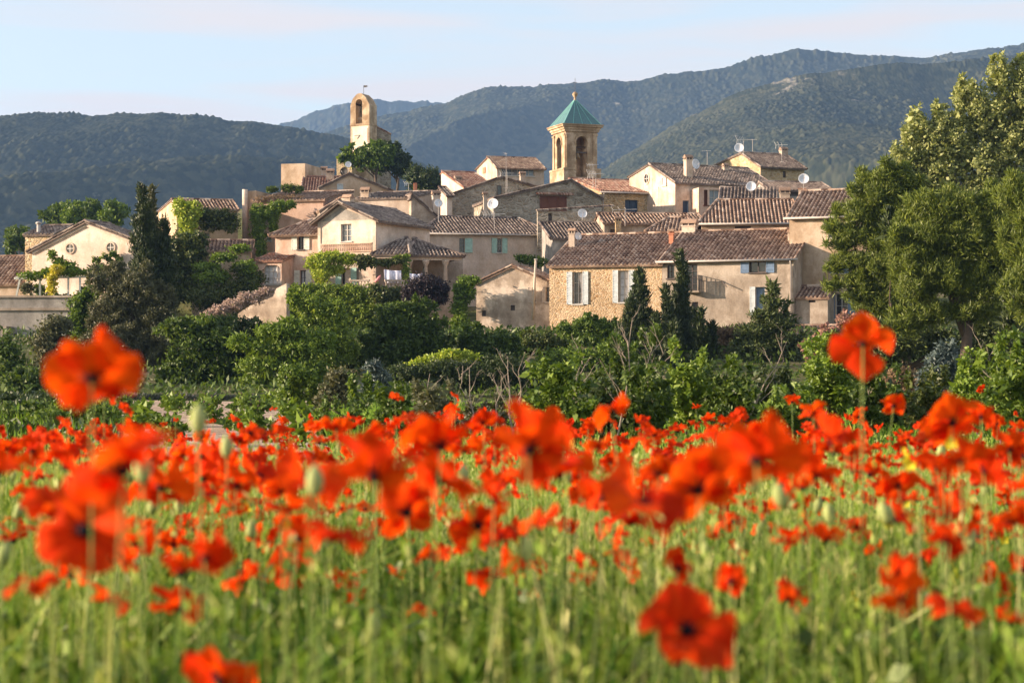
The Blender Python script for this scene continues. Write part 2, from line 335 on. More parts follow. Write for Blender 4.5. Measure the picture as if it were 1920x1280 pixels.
hill('hill_far', [(400, 300), (480, 250), (525, 228), (600, 206), (660, 196), (710, 187), (800, 188), (860, 195), (1000, 230), (1300, 300)], 4200, 3200, 350, 1350, 520, 160, 61, .1, 9, sp=190)
hill('hill_ridge', [(300, 330), (560, 262), (640, 236), (700, 215), (760, 204), (830, 191), (880, 172), (935, 160), (1000, 157), (1080, 156), (1150, 149), (1240, 137), (1300, 130), (1360, 124), (1420, 106), (1500, 92), (1580, 101), (1640, 106), (1740, 105), (1800, 99), (1860, 88), (1920, 78), (2150, 50), (2500, 90)],
     2900, 1500, 200, 2500, 1150, 480, 17, .13, 6, lean=-.55, sp=230)
hill('hill_left', [(-900, 260), (-500, 235), (0, 221), (60, 217), (180, 215), (300, 213), (400, 216), (480, 222), (560, 238), (640, 254), (720, 275), (800, 310), (900, 350), (1000, 400), (1200, 520), (1500, 600)],
     1700, 800, -900, 1500, 1150, 500, 5, .15, 4.6, lean=-.7, sp=150)
hill('hill_right', [(700, 600), (900, 470), (1000, 410), (1080, 350), (1140, 310), (1200, 275), (1300, 212), (1400, 166), (1500, 141), (1650, 122), (1800, 114), (1920, 108), (2200, 100), (2700, 150)],
     1900, 800, 700, 2700, 1150, 500, 29, .14, 4.6, lean=.55, sp=170)

# ---------------- foliage ----------------
def norm(a): return a / np.maximum(np.linalg.norm(a, axis=-1, keepdims=True), 1e-6)
def leaf_quads(P, A, N, Ln, Wd):
    A = norm(A); Sd = norm(np.cross(N, A)); Ln = Ln[:, None]; Wd = Wd[:, None]
    return np.stack([P, P + A * Ln * .45 + Sd * Wd * .5, P + A * Ln, P + A * Ln * .45 - Sd * Wd * .5], 1).reshape(-1, 3)
#            length aspect outward up  clump  cover
ST = dict(leaf=(.17, .60, .7, .15, .42, 7), small=(.12, .62, .7, .15, .32, 7), fine=(.15, .34, .5, .7, .34, 7), pine=(.19, .15, .6, .8, .36, 7), cyp=(.24, .26, .25, 1.6, .22, 8),
          cedar=(.22, .3, .8, .1, .36, 7), ivy=(.15, .75, .8, -.25, .3, 6), hang=(.12, .4, .5, -.7, .3, 5), big=(.16, .5, .6, -.3, .3, 5), pop=(.17, .6, .5, .35, .34, 6))
def foliage(blobs, style, seed, dist, scale=1., cover=1., clump=1.):
    ln, asp, outw, up, rc, cov = ST[style]; ln *= scale; rc *= clump
    rg = np.random.default_rng(seed); fpx = F * 1024 / 1920
    Ps, As, Ns, Ls = [], [], [], []
    for (cx, cy, cz, rx, ry, rz) in blobs:
        apx = math.pi * rx * rz * (fpx / dist) ** 2; lp = max(.8, ln * ln * asp * .5 * (fpx / dist) ** 2)
        n = int(max(60, cov * cover * apx / lp))
        r_ = np.array([rx, ry, rz]); rcc = min(rc, .6 * min(rx, rz))
        nc = int(max(8, 7.5 * (rx * rz + rx * ry) / (rcc * rcc) * .55))
        D = norm(rg.normal(size=(nc, 3))); D[:, 2] = np.where(rg.random(nc) < .25, np.abs(D[:, 2]), D[:, 2])
        K = D * r_ * rg.uniform(.62, 1.0, (nc, 1)) * (.86 + .3 * rg.random((nc, 1)))
        ks = rg.uniform(.45, 1.35, nc) * rcc
        j = rg.integers(0, nc, n); O = norm(rg.normal(size=(n, 3))) * (rg.random((n, 1)) ** .5)
        O[:, 2] *= .8
        Ps.append(np.array([cx, cy, cz]) + K[j] + O * ks[j][:, None]); Ns.append(norm(outw * norm(O) + .45 * D[j] + .55 * rg.normal(size=(n, 3)) * .8))
        As.append(norm(.7 * rg.normal(size=(n, 3)) + .5 * O + np.array([0, 0, up]))); Ls.append(ln * rg.uniform(.6, 1.3, n))
        nk = n // 7; B = norm(rg.normal(size=(nk, 3))) * r_ * .72 * rg.random((nk, 1)) ** .4
        Ps.append(np.array([cx, cy, cz]) + B); Ns.append(norm(rg.normal(size=(nk, 3)))); As.append(norm(rg.normal(size=(nk, 3)) + np.array([0, 0, up]))); Ls.append(ln * 2.1 * rg.uniform(.7, 1.3, nk))
    P, A, N, Ln = map(np.concatenate, (Ps, As, Ns, Ls)); n = len(P)
    V = leaf_quads(P, A, N, Ln, Ln * asp); tone = np.clip(rg.normal(.5, .22, n), 0, 1)
    return V, tone
NLEAF = 0
def leaf_mesh(name, V, tone, org):
    global NLEAF
    n = len(tone); NLEAF += n
    return np_mesh(name, V - np.array(org), np.arange(4 * n).reshape(-1, 4), tone)
def wblobs(bl, d):
    r = []
    for b in bl:
        cx, cy, rx, ry = b[:4]; dy = b[4] if len(b) > 4 else 0; dp = b[5] if len(b) > 5 else None
        p = pos(cx, cy, d + dy); k = (d + dy) / F
        r.append((p.x, p.y, p.z, rx * k, dp if dp else .85 * (rx * k + ry * k) / 2 + .15 * rx * k, ry * k))
    return r
def plant(name, label, cat, d, bl, mat, style='leaf', seed=None, trunk=None, group=None, bark='bark', scale=1., cover=1., clump=1., lim=6, tr=.16, hang=False):
    """bl: crown lobes (photo column, row, half width, half height, extra distance, half depth)"""
    seed = seed or (hash(name) % 1 + int(bl[0][0] * 7 + bl[0][1] * 13)) % 99991
    W = wblobs(bl, d); X = sum(b[0] for b in W) / len(W)
    if trunk is not None and not isinstance(trunk, bool): X = pos(trunk, 600, d).x
    zg = g1(X, d); org = (X, d, zg)
    V, tone = foliage(W, style, seed, d, scale, cover, clump)
    if hang: V = V
    if trunk is None or trunk is False:
        if hang: org = (X, d, min(b[2] - b[5] for b in W))
        o = link(name, leaf_mesh(name, V, tone, org), MT[mat], loc=org); return tag(o, label, cat, group)
    root = empty(name, org); tag(root, label, cat, group)
    link('crown', leaf_mesh('crown', V, tone, org), MT[mat], root)
    m = MB(); rr = random.Random(seed); top = max(b[2] for b in W) - zg; cz = sum(b[2] for b in W) / len(W) - zg; h1 = max(.5, cz * .55)
    m.tube([(0, 0, -.4), (rr.uniform(-.1, .1), 0, h1 * .5), (rr.uniform(-.2, .2), 0, h1)], [tr * 1.35, tr, tr * .8], 8)
    for b in sorted(W, key=lambda b: -b[3])[:lim]:
        e = Vector((b[0] - X, b[1] - d, b[2] - zg + b[5] * .4)); s = Vector((0, 0, h1 * rr.uniform(.75, 1))); mid = s.lerp(e, .5) + Vector((rr.uniform(-.2, .2), 0, rr.uniform(-.1, .3)))
        m.tube([s, mid, e], [tr * .6, tr * .4, tr * .12], 6)
    m.obj('trunk', MT[bark], root, smooth=True); return root
def cyp(px, w, ytop, ybot, d, label, group=None, mat='cypress', name='cypress_tree', bend=0):
    bl = []; n = max(5, int((ybot - ytop) / (w * .55))); rr = random.Random(int(px * 3))
    for i in range(n):
        t = i / (n - 1); hw = w * .8 * min(1, .3 + 1.6 * t) * (1 if t < .8 else .9) * rr.uniform(.82, 1.1)
        bl.append((px + bend * (1 - t) + rr.uniform(-.12, .12) * w, ytop + 8 + (ybot - ytop - 8) * t, hw * .8, (ybot - ytop) / n * .95, 0))
    return plant(name, label, 'cypress', d, bl, mat, 'cyp', trunk=px, group=group, lim=1, tr=.12, scale=.9)
def tree_crown(px0, px1, y0, y1, n, seed, dd=1.5, fill=.42):
    """n lobes filling an uneven oval"""
    rr = random.Random(seed); cx, cy, hx, hy = (px0 + px1) / 2, (y0 + y1) / 2, (px1 - px0) / 2, (y1 - y0) / 2; r = []
    r.append((cx, cy, hx * .6, hy * .6, 0))
    for i in range(n):
        a = 2 * math.pi * (i + rr.uniform(-.3, .3)) / n; q = rr.uniform(fill, .74)
        r.append((cx + math.cos(a) * hx * q, cy + math.sin(a) * hy * q, hx * rr.uniform(.26, .44), hy * rr.uniform(.26, .44), rr.uniform(-dd, dd)))
    return r

def fringe(bl, n, seed, r0=.16, r1=.34, up=1.6, keep=.88):
    """break up big lobes with many little pointed shoots along their rims"""
    rr = random.Random(seed); out = []
    for b in bl:
        out.append((b[0], b[1], b[2] * keep, b[3] * keep) + tuple(b[4:]))
        for _ in range(n):
            a = rr.uniform(-.25, math.pi + .25); q = rr.uniform(.85, 1.12); r = rr.uniform(r0, r1) * min(b[2], b[3]); dd = b[4] if len(b) > 4 else 0
            out.append((b[0] + math.cos(a) * b[2] * q, b[1] - math.sin(a) * b[3] * q, r * rr.uniform(.6, 1), r * up * rr.uniform(.7, 1.2), dd + rr.uniform(-.6, .6)))
    return out
# ---------------- buildings ----------------
class B:
    """A building wing: front wall from photo column a (distance d) to column b, turned by rot degrees; local x along the front, y into depth."""
    def __init__(s, name, label, a, d, b, rot, D, wall, roof=None, E=None, ridge=None, zb=None, cat='house', group=None, share=None, typ='side', oh=.3, peakpx=None, ER=None, per=.26, hl=0, hr=0, Eb=None, off=None, ridge2=None):
        s.rot = R(rot); s.c, s.s = math.cos(s.rot), math.sin(s.rot)
        if off: s.A = Vector(off)
        else: p = pos(a, HY, d); s.A = Vector((p.x, d))
        s.L = s.t0(b); s.D = D; s.wallm = wall; s.roofm = roof; s.typ = typ; s.holes = dict(F=[], L=[], R=[]); s.cut = {}; s.wins = []; s.oh = oh; s.per = per
        s.zb = zb if zb is not None else g1(s.A.x, s.A.y) - 1
        if share: s.root = share.root; s.rel = share.fr.inverted() @ Matrix.LocRotScale(Vector((s.A.x, s.A.y, s.zb)), Matrix.Rotation(s.rot, 3, 'Z'), None)
        else:
            s.root = empty(name, (s.A.x, s.A.y, s.zb), s.rot); tag(s.root, label, cat, group); s.rel = None
        s.fr = Matrix.LocRotScale(Vector((s.A.x, s.A.y, s.zb)), Matrix.Rotation(s.rot, 3, 'Z'), None)
        if share: s.fr0 = share
        s.E = s.z(E[0], E[1]) if E else None
        s.ER = s.z(ER[0], ER[1]) if ER else s.E
        s.hl, s.hr = hl, hr
        if typ in ('side', 'hip'): s.ry = D / 2; s.H = s.z(ridge[0], ridge[1], s.ry); s.H2 = s.z(ridge2[0], ridge2[1], s.ry) if ridge2 else s.H
        if typ == 'gable': s.rx = s.t0(ridge[0]); s.H = s.z(ridge[0], ridge[1]); s.H2 = s.H
        if typ == 'shed': s.ry = D; s.H = s.z(ridge[0], ridge[1], D); s.H2 = s.H
        s.Eb = s.E if Eb is None else Eb
    def t0(s, px, yl=0):     # local x where the ray through column px meets local plane y = yl
        k = (px - 960) / F; ax, ay = s.A.x - s.s * yl, s.A.y + s.c * yl
        return (k * ay - ax) / (s.c - k * s.s)
    def z(s, px, py, yl=0):
        x = s.t0(px, yl); Y = s.A.y + s.s * x + s.c * yl; return CZ + (HY - py) / F * Y
    def ty(s, px, xl=0):     # local y where the ray meets the plane x = xl
        k = (px - 960) / F; ax, ay = s.A.x + s.c * xl, s.A.y + s.s * xl
        return (k * ay - ax) / (-s.s - k * s.c)
    def zx(s, px, py, xl=0):
        y = s.ty(px, xl); Y = s.A.y + s.s * xl + s.c * y; return CZ + (HY - py) / F * Y
    def part(s, m, name, mats, smooth=False, parent=None):
        o = m.obj(name, mats, parent or s.root, smooth=smooth, off=(0, 0, s.zb))
        if parent is None and s.rel is not None: o.matrix_basis = s.rel
        return o
    def W(s, p): return s.fr @ Vector((p[0], p[1], p[2] - s.zb))
    # --- openings ---
    def win(s, x0, x1, y0, y1, sh='', shc='shw', shw=None, style='win', face='F', frame='frame', arch=False, glass='glass', nx=2, ny=3, name='window', depth=.18, label=None, sill=True, curtain=False):
        if face == 'F': a, b = s.t0(x0), s.t0(x1); xm = (x0 + x1) / 2; z0, z1 = s.z(xm, y1), s.z(xm, y0)
        else:
            xl = 0 if face == 'L' else s.L; a, b = s.ty(x0, xl), s.ty(x1, xl); a, b = min(a, b), max(a, b); xm = (x0 + x1) / 2; z0, z1 = s.zx(xm, y1, xl), s.zx(xm, y0, xl)
        s.holes[face].append((a, b, z0, z1)); s.wins.append((face, a, b, z0, z1, sh, shc, shw, style, frame, arch, glass, nx, ny, name, depth, label, sill, curtain))
    def fm(s, face):         # maps (t along wall, out distance, z) to local xyz
        if face == 'F': return lambda t, o, z: (t, -o, z)
        if face == 'L': return lambda t, o, z: (-o, t, z)
        return lambda t, o, z: (s.L + o, t, z)
    def bx(s, m, f, t0, t1, o0, o1, z0, z1, t=.5):
        p, q = f(t0, o0, z0), f(t1, o1, z1); m.box(min(p[0], q[0]), max(p[0], q[0]), min(p[1], q[1]), max(p[1], q[1]), z0, z1, t)
    def build_win(s, w):
        face, a, b, z0, z1, sh, shc, shw, style, frame, arch, glass, nx, ny, name, dep, label, sill, curtain = w; dep = dep if z1 <= s.cut.get(face, 0) + .01 else -.07; f = s.fm(face); m = MB(); wd = b - a; fw = min(.07, wd * .1)
        if style == 'dark':
            s.bx(m, f, a, b, -dep - .02, -dep, z0, z1); wo = s.part(m, name, MT[glass])
        else:
            for t0, t1, u0, u1 in ((a, a + fw, z0, z1), (b - fw, b, z0, z1), (a + fw, b - fw, z0, z0 + fw), (a + fw, b - fw, z1 - fw, z1)): s.bx(m, f, t0, t1, -dep - .05, -dep + .02, u0, u1)
            for i in range(1, nx): x = a + wd * i / nx; s.bx(m, f, x - fw * .45, x + fw * .45, -dep - .045, -dep + .015, z0 + fw, z1 - fw)
            for j in range(1, ny): z = z0 + (z1 - z0) * j / ny; s.bx(m, f, a + fw, b - fw, -dep - .04, -dep + .01, z - fw * .25, z + fw * .25)
            if sill: s.bx(m, f, a - .08, b + .08, -dep + .03, .09, z0 - .07, z0 + .012)
            wo = s.part(m, name, MT[frame]); g = MB(); s.bx(g, f, a + fw * .5, b - fw * .5, -dep - .09, -dep - .06, z0 + fw * .5, z1 - fw * .5)
            go = g.obj('pane', MT[glass], wo, off=(0, 0, s.zb))
            if curtain:
                g = MB(); n = 9; P = []
                for i in range(n):
                    u = a + fw + (wd - 2 * fw) * (.42 + .5 * i / (n - 1)); P.append(f(u, -dep - .052 + .012 * math.sin(i * 2.2), z1 - fw))
                Q = [f(a + fw + (wd - 2 * fw) * (.80 + .14 * i / (n - 1)), -dep - .052 + .01 * math.sin(i * 2), (z0 + z1) / 2 - .1) for i in range(n)]
                Q2 = [f(a + fw + (wd - 2 * fw) * (.72 + .2 * i / (n - 1)), -dep - .052 + .01 * math.sin(i * 2), z0 + fw) for i in range(n)]
                for i in range(n - 1): g.poly([P[i], P[i + 1], Q[i + 1], Q[i]]); g.poly([Q[i], Q[i + 1], Q2[i + 1], Q2[i]])
                g.obj('curtain', MT['curtain'], wo, off=(0, 0, s.zb))
        if label: wo['label'] = label
        for side in sh:
            g = MB(); sw = shw or wd * .5; lo, hi = (a - sw - .02, a - .02) if side == 'L' else (b + .02, b + sw + .02)
            s.bx(g, f, lo, hi, .03, .06, z0 - .02, z1 + .02)
            n = max(5, int((z1 - z0) / .16))
            for i in range(n): z = z0 + .04 + (z1 - z0 - .08) * (i + .5) / n; s.bx(g, f, lo + .05, hi - .05, .061, .078, z - .045, z + .03)
            for t0, t1 in ((lo, lo + .05), (hi - .05, hi)): s.bx(g, f, t0, t1, .062, .082, z0 - .02, z1 + .02)
            for z in (z0 + .2, z1 - .2): s.bx(g, f, lo, hi, .083, .093, z - .03, z + .03)
            g.obj('shutter', MT[shc], wo, off=(0, 0, s.zb))
        return wo
    def wall_face(s, m, face, t1, ztop, gab=None):
        s.cut[face] = ztop; f = s.fm(face); H = [h for h in s.holes[face] if h[3] <= ztop + .01]; ts = sorted({0., t1} | {v for h in H for v in h[:2]}); zs = sorted({s.zb, ztop} | {v for h in H for v in h[2:]})
        for i in range(len(ts) - 1):
            for j in range(len(zs) - 1):
                tc, zc = (ts[i] + ts[i + 1]) / 2, (zs[j] + zs[j + 1]) / 2
                if any(h[0] < tc < h[1] and h[2] < zc < h[3] for h in H): continue
                m.poly([f(ts[i], 0, zs[j]), f(ts[i + 1], 0, zs[j]), f(ts[i + 1], 0, zs[j + 1]), f(ts[i], 0, zs[j + 1])])
        for a, b, z0, z1 in H:
            q = -.3
            for P in ([(a, 0, z0), (a, q, z0), (a, q, z1), (a, 0, z1)], [(b, 0, z0), (b, q, z0), (b, q, z1), (b, 0, z1)], [(a, 0, z0), (b, 0, z0), (b, q, z0), (a, q, z0)], [(a, 0, z1), (b, 0, z1), (b, q, z1), (a, q, z1)]): m.poly([f(*p) for p in P])
        if gab: m.poly([f(t, 0, z) for t, z in gab])
    def build(s, ridge_tiles=True, sidem=None):
        m = MB(); L, D, E, ER, H = s.L, s.D, s.E, s.ER, s.H if s.typ != 'flat' else 0
        if s.typ == 'side':
            s.wall_face(m, 'F', L, E)
            s.wall_face(m, 'L', D, min(E, s.Eb), [(0, min(E, s.Eb)), (D, min(E, s.Eb)), (D, s.Eb), (s.ry, H), (0, E)]); s.wall_face(m, 'R', D, min(E, s.Eb), [(0, min(E, s.Eb)), (D, min(E, s.Eb)), (D, s.Eb), (s.ry, s.H2), (0, E)])
            bt = s.Eb
        elif s.typ == 'gable':
            lo = min(E, ER); s.wall_face(m, 'F', L, lo, [(0, lo), (L, lo), (L, ER), (s.rx, H), (0, E)]); s.wall_face(m, 'L', D, E); s.wall_face(m, 'R', D, ER); bt = lo
            m.poly([(0, D, lo), (L, D, lo), (L, D, ER), (s.rx, D, H), (0, D, E)])
        elif s.typ == 'shed':
            s.wall_face(m, 'F', L, E); s.wall_face(m, 'L', D, E, [(0, E), (D, E), (D, H)]); s.wall_face(m, 'R', D, E, [(0, E), (D, E), (D, H)]); bt = H
        else:   # hip / flat
            s.wall_face(m, 'F', L, E); s.wall_face(m, 'L', D, E); s.wall_face(m, 'R', D, E); bt = E
            if s.typ == 'flat': m.poly([(0, 0, E), (L, 0, E), (L, D, E), (0, D, E)])
        m.poly([(0, D, s.zb), (L, D, s.zb), (L, D, bt), (0, D, bt)])
        s.wall = s.part(m, 'wall', MT[s.wallm])
        if s.typ != 'flat': s.roof()
        for w in s.wins: s.build_win(w)
        return s
    def roof(s):
        L, D, E, ER, H, o = s.L, s.D, s.E, s.ER, s.H, s.oh; m = MB(); k = 0
        if s.typ in ('side', 'hip'):
            sf = (H - E) / s.ry; x1, x2 = -o * .4, L + o * .4
            if s.typ == 'hip': x1, x2 = s.hl, L - s.hr
            ey0 = E - sf * o; P, Q = (x1, s.ry, H), (x2, s.ry, s.H2)
            l0 = -o if s.typ == 'hip' else x1; l1 = L + o if s.typ == 'hip' else x2
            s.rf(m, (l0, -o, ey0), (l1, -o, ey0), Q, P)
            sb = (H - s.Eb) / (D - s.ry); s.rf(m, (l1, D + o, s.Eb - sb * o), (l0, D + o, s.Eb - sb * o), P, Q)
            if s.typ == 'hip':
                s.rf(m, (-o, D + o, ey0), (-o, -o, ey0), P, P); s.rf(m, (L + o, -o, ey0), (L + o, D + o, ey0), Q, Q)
            rl = [(P, Q)]
            if s.typ == 'hip': rl += [((-o, -o, ey0), P), ((L + o, -o, ey0), Q)]
            else: rl += [((x1, -o, ey0), P, .075), ((x2, -o, ey0), Q, .075)]
        elif s.typ == 'gable':
            x = s.rx; sl_, sr = (H - E) / max(.1, x), (H - ER) / max(.1, L - x); y0, y1 = -o, D + o * .3
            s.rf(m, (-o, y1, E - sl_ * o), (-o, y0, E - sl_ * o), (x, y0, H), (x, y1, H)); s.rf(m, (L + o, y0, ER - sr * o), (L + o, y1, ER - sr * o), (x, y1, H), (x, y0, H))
            rl = [((x, y0, H), (x, y1, H)), ((-o, y0, E - sl_ * o), (x, y0, H), .07), ((L + o, y0, ER - sr * o), (x, y0, H), .07)]
        else:
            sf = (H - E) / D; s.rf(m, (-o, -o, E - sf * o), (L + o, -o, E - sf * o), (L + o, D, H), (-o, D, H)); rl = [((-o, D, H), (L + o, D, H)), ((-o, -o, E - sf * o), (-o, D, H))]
        for q in rl: s.caps(m, *q)
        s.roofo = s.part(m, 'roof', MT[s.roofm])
    def caps(s, m, a, b, r=.11):
        a, b = Vector(a), Vector(b); n = max(1, int((b - a).length / .42)); up = Vector((0, 0, .06))
        for i in range(n):
            p, q = a.lerp(b, i / n), a.lerp(b, (i + 1) / n); m.tube([p + up, q + up + Vector((0, 0, .02))], [r, r * .82], 7, rnd.random())
    def rf(s, m, e0, e1, t1, t0):
        """corrugated barrel-tile slope: eave e0->e1, top t0 (above e0) -> t1 (above e1)"""
        e0, e1, t0, t1 = map(Vector, (e0, e1, t0, t1)); u = (e1 - e0).normalized(); W0 = (e1 - e0).length
        a = (t0 - e0); sv = a - u * a.dot(u); T = sv.length; sv = sv / T; nn = u.cross(sv).normalized(); nn = nn if nn.z > 0 else -nn
        la, lb = a.dot(u), (t1 - e0).dot(u); K = 6; per = s.per; nc = int(W0 / per) + 2; rows = max(2, int(T / .38))
        prof = [0, .62, .95, .95, .62, 0]; us = []
        for c in range(nc):
            for k in range(K - 1): us.append((c * per + per * (.0, .13, .3, .5, .63)[k], (0, .75, 1., .75, 0)[k], c))
        base = Vector(e0)
        for j in range(rows):
            v0, v1 = T * j / rows, T * (j + 1) / rows; q0, q1 = v0 / T, v1 / T
            lo0, hi0 = la * q0, W0 + (lb - W0) * q0; lo1, hi1 = la * q1, W0 + (lb - W0) * q1; prev = None
            jit = [rnd.uniform(-.012, .012) for _ in range(nc + 1)]
            for (x, h, c) in us:
                pa, pb = min(max(x, lo0), hi0), min(max(x, lo1), hi1)
                A = base + u * pa + sv * v0 + nn * (h * .095 + .035 + jit[c]); Bq = base + u * pb + sv * (v1 + .03) + nn * (h * .08 + .0 + jit[c])
                if prev and (pa > prev[2] + 1e-5 or pb > prev[3] + 1e-5):
                    n = m.vs([prev[0], A, Bq, prev[1]]); 
                    if x - prev[4] < per: hh = h + prev[6]; m.face((n, n + 1, n + 2, n + 3), min(1, max(0, s.tn(prev[5], j) + (.16 if hh > 1.5 else 0 if hh > .5 else -.3))))  # shading painted into the tile tone: crests lightened, valleys darkened
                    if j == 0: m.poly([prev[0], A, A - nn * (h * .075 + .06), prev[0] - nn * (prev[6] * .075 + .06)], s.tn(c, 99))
                prev = (A, Bq, pa, pb, x, c, h)
            s._tn = {}
        th = nn * .1
        b_ = [p - nn * .03 for p in (e0, e1, t1, t0)]; c_ = [p - th for p in (e0, e1, t1, t0)]
        if (t1 - t0).length < .01: b_, c_ = b_[:3], c_[:3]
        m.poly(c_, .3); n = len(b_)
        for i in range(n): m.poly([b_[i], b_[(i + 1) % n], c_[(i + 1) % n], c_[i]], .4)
    _tn = {}
    def tn(s, c, j):
        k = (c, j)
        if k not in s._tn: s._tn[k] = min(1, max(0, rnd.gauss(.5, .15)))
        return s._tn[k]
    # --- fittings ---
    def chim(s, x0, x1, y0, y1, yl, wall='cream', dp=None, cap='tile', label=None, pots=2, roof=True):
        a, b = s.t0(x0, yl), s.t0(x1, yl); z0, z1 = s.z((x0 + x1) / 2, y1, yl), s.z((x0 + x1) / 2, y0, yl); dp = dp or (b - a) * .8; m = MB(); h = z1 - z0
        zt = z1 - min(.28, h * .3)
        m.box(a, b, yl, yl + dp, z0 - .5, zt); m.box(a - .05, b + .05, yl - .05, yl + dp + .05, zt, zt + .06)
        for i in range(3):
            x = a + (b - a) * (i + .0) / 2 - (.04 if i == 2 else 0) - (.02 if i == 1 else 0)
            for yy in (yl, yl + dp - .05): m.box(x, x + .05, yy, yy + .05, zt + .06, z1 - .06)
        g = 1; m.cm = 1; m.box(a - .07, b + .07, yl - .07, yl + dp + .07, z1 - .06, z1 + .0)
        if cap == 'tile': m.tube([(a - .06, yl + dp / 2, z1 + .02), (b + .06, yl + dp / 2, z1 + .02)], dp * .35, 8)
        m.cm = 2; m.box(a + .06, b - .06, yl + .06, yl + dp - .06, zt + .061, z1 - .062)
        par = s.roofo if roof and hasattr(s, 'roofo') else None
        if par is not None: o = m.obj('chimney', [MT[wall], MT['tbrown'], MT['framed']], par, off=(0, 0, s.zb))
        else: o = s.part(m, 'chimney', [MT[wall], MT['tbrown'], MT['framed']])
        if label: o['label'] = label
        return o
    def bar(s, name, mat, pts, r=.05, n=6):
        m = MB(); m.tube(pts, r, n); return s.part(m, name, MT[mat], True)
    def gutter(s, x0=None, x1=None, down=()):
        m = MB(); E = s.E - .12; m.tube([(-s.oh, -s.oh - .06, E), (s.L + s.oh, -s.oh - .06, E)], .065, 8)
        for t in down: m.tube([(t, -s.oh - .06, E), (t, -.08, E - .35), (t, -.08, s.zb)], .05, 8)
        return s.part(m, 'gutter', MT['zinc'], True)

def dish(px, py, r, d, label, face=(-.25, -1, .35), mat='dish', mast=True, down=.8):
    p = pos(px, py, d); rr = r / F * d; n = Vector(face).normalized(); q = n.to_track_quat('Z', 'Y').to_matrix()
    root = empty('satellite_dish', p); tag(root, label, 'satellite dish', 'satellite dishes on the roofs')
    m = MB(); prof = [(.01, 0), (rr * .5, rr * .07), (rr * .85, rr * .2), (rr, rr * .29), (rr * .985, rr * .32), (rr * .84, rr * .235), (rr * .5, rr * .1), (.01, rr * .03)]
    m.lathe(prof, n=20, M=q); m.obj('reflector', MT[mat], root, smooth=True)
    m = MB(); c = q @ Vector((0, -rr * .9, rr * .25)); t = q @ Vector((0, -rr * .15, rr * 1.05)); m.tube([c, t], .014, 5); m.tube([t, t + n * .1], .035, 8); m.obj('feed_arm', MT['zinc'], root)
    if mast: m = MB(); m.tube([(0, .06, 0), (0, .1, -.15), (0, .1, -down)], .025, 6); m.obj('mast', MT['zinc'], root)
    return root
def antenna(px, py, d, h, ln, label, ang=0, els=6, el=.5, rake=True):
    """mast whose top is at (px,py); boom of length ln; els cross elements"""
    p = pos(px, py, d); root = empty('tv_antenna', p - Vector((0, 0, h))); tag(root, label, 'antenna', 'television antennas on the roofs')
    m = MB(); m.tube([(0, 0, -.3), (0, 0, h + .05)], .022, 6); m.obj('mast', MT['zinc'], root)
    m = MB(); a = R(ang); u = Vector((math.cos(a), math.sin(a), .04)); v = Vector((-math.sin(a), math.cos(a), 0)) if not rake else Vector((-.15, .2, 1)).normalized()
    m.tube([Vector((0, 0, h)) - u * ln * .5, Vector((0, 0, h)) + u * ln * .5], .018, 5)
    for i in range(els):
        c = Vector((0, 0, h)) + u * ln * (-.5 + (i / (els - 1)) * (.55 if rake else 1)); e = el * (1 - .35 * i / els)
        if rake: m.tube([c + v * e * .5 - u * .12, c, c - v * e * .5 - u * .12], .012, 4)
        else: m.tube([c + v * e * .5, c - v * e * .5], .012, 4)
    m.obj('aerial', MT['alu'], root); return root

# === long stone and stucco farmhouse, right of centre ===
r1 = B('stone_house', 'golden rubble stone house with two pairs of tall pale shutters and brown tiled roof', 1030, 128, 1241, -20, 11, 'rubble', 'tbrown', (1100, 496), (1180, 440), oh=.28)
r1.win(1074, 1092.5, 510, 570, 'LR', 'shw', shw=.37, frame='frame', ny=3, nx=2, curtain=True)
r1.win(1160, 1179, 507, 567, 'LR', 'shw', shw=.36, ny=4, curtain=False, glass='curtain', label='tall window with a net curtain')
r1.build()
r1.chim(1066, 1077, 431, 466, 3.2, 'cream'); 
m = MB(); n = 30
for i in range(n): m.tube([(i * r1.L / n + .05, -.02, r1.E - .03), (i * r1.L / n + .05, -.14, r1.E - .06)], .06, 6, rnd.random())
r1.part(m, 'cornice', MT['tbrown'])
e = r1.fr @ Vector((r1.L + .02, -.03, 0))
r2 = B('stucco_house', 'long tan rendered house with blue shutters and iron balcony, joined to the rubble house', 1241, 0, 1488, -20, 11, 'tan', 'tbrown', (1350, 486), (1400, 433), oh=.32, off=(e.x, e.y))
r2.win(1251, 1264.5, 497, 522, '', frame='framed', nx=2, ny=2, label='small window near the left corner')
r2.win(1286, 1307.5, 495, 545, '', frame='framed', nx=2, ny=4, name='french_window', sill=False)
r2.win(1405, 1436, 484.5, 511, 'LR', 'shb', shw=.52, frame='framed', nx=2, ny=1)
r2.win(1417, 1434, 538, 590, 'L', 'shw', shw=.34, style='win', frame='shb', glass='shb', nx=1, ny=1, name='blue_door', sill=False)
r2.win(1298, 1309, 566, 578, '', style='dark', glass='framed', name='vent_window')
r2.win(1254, 1266, 564, 580, '', style='dark', glass='framed', name='vent_window')
r2.build(); r2.gutter(down=(r2.L - .15,))
r2.chim(1278, 1303, 417, 441, 5.2, 'cream', dp=.7, pots=0); r2.chim(1254, 1262, 432, 457, 3.4, 'terra', label='slim orange brick chimney'); r2.chim(1477, 1489, 434, 461, 3.0, 'cream')
m = MB(); a, b = r2.t0(1284), r2.t0(1316); zb_, zt_ = r2.z(1300, 546), r2.z(1300, 518)
m.box(a, b, -.75, -.001, zb_ - .1, zb_)
o = r2.part(m, 'balcony_slab', MT['tan']); m = MB()
for i in range(13): x = a + .03 + (b - a - .06) * i / 12; m.box(x - .012, x + .012, -.74, -.715, zb_, zt_)
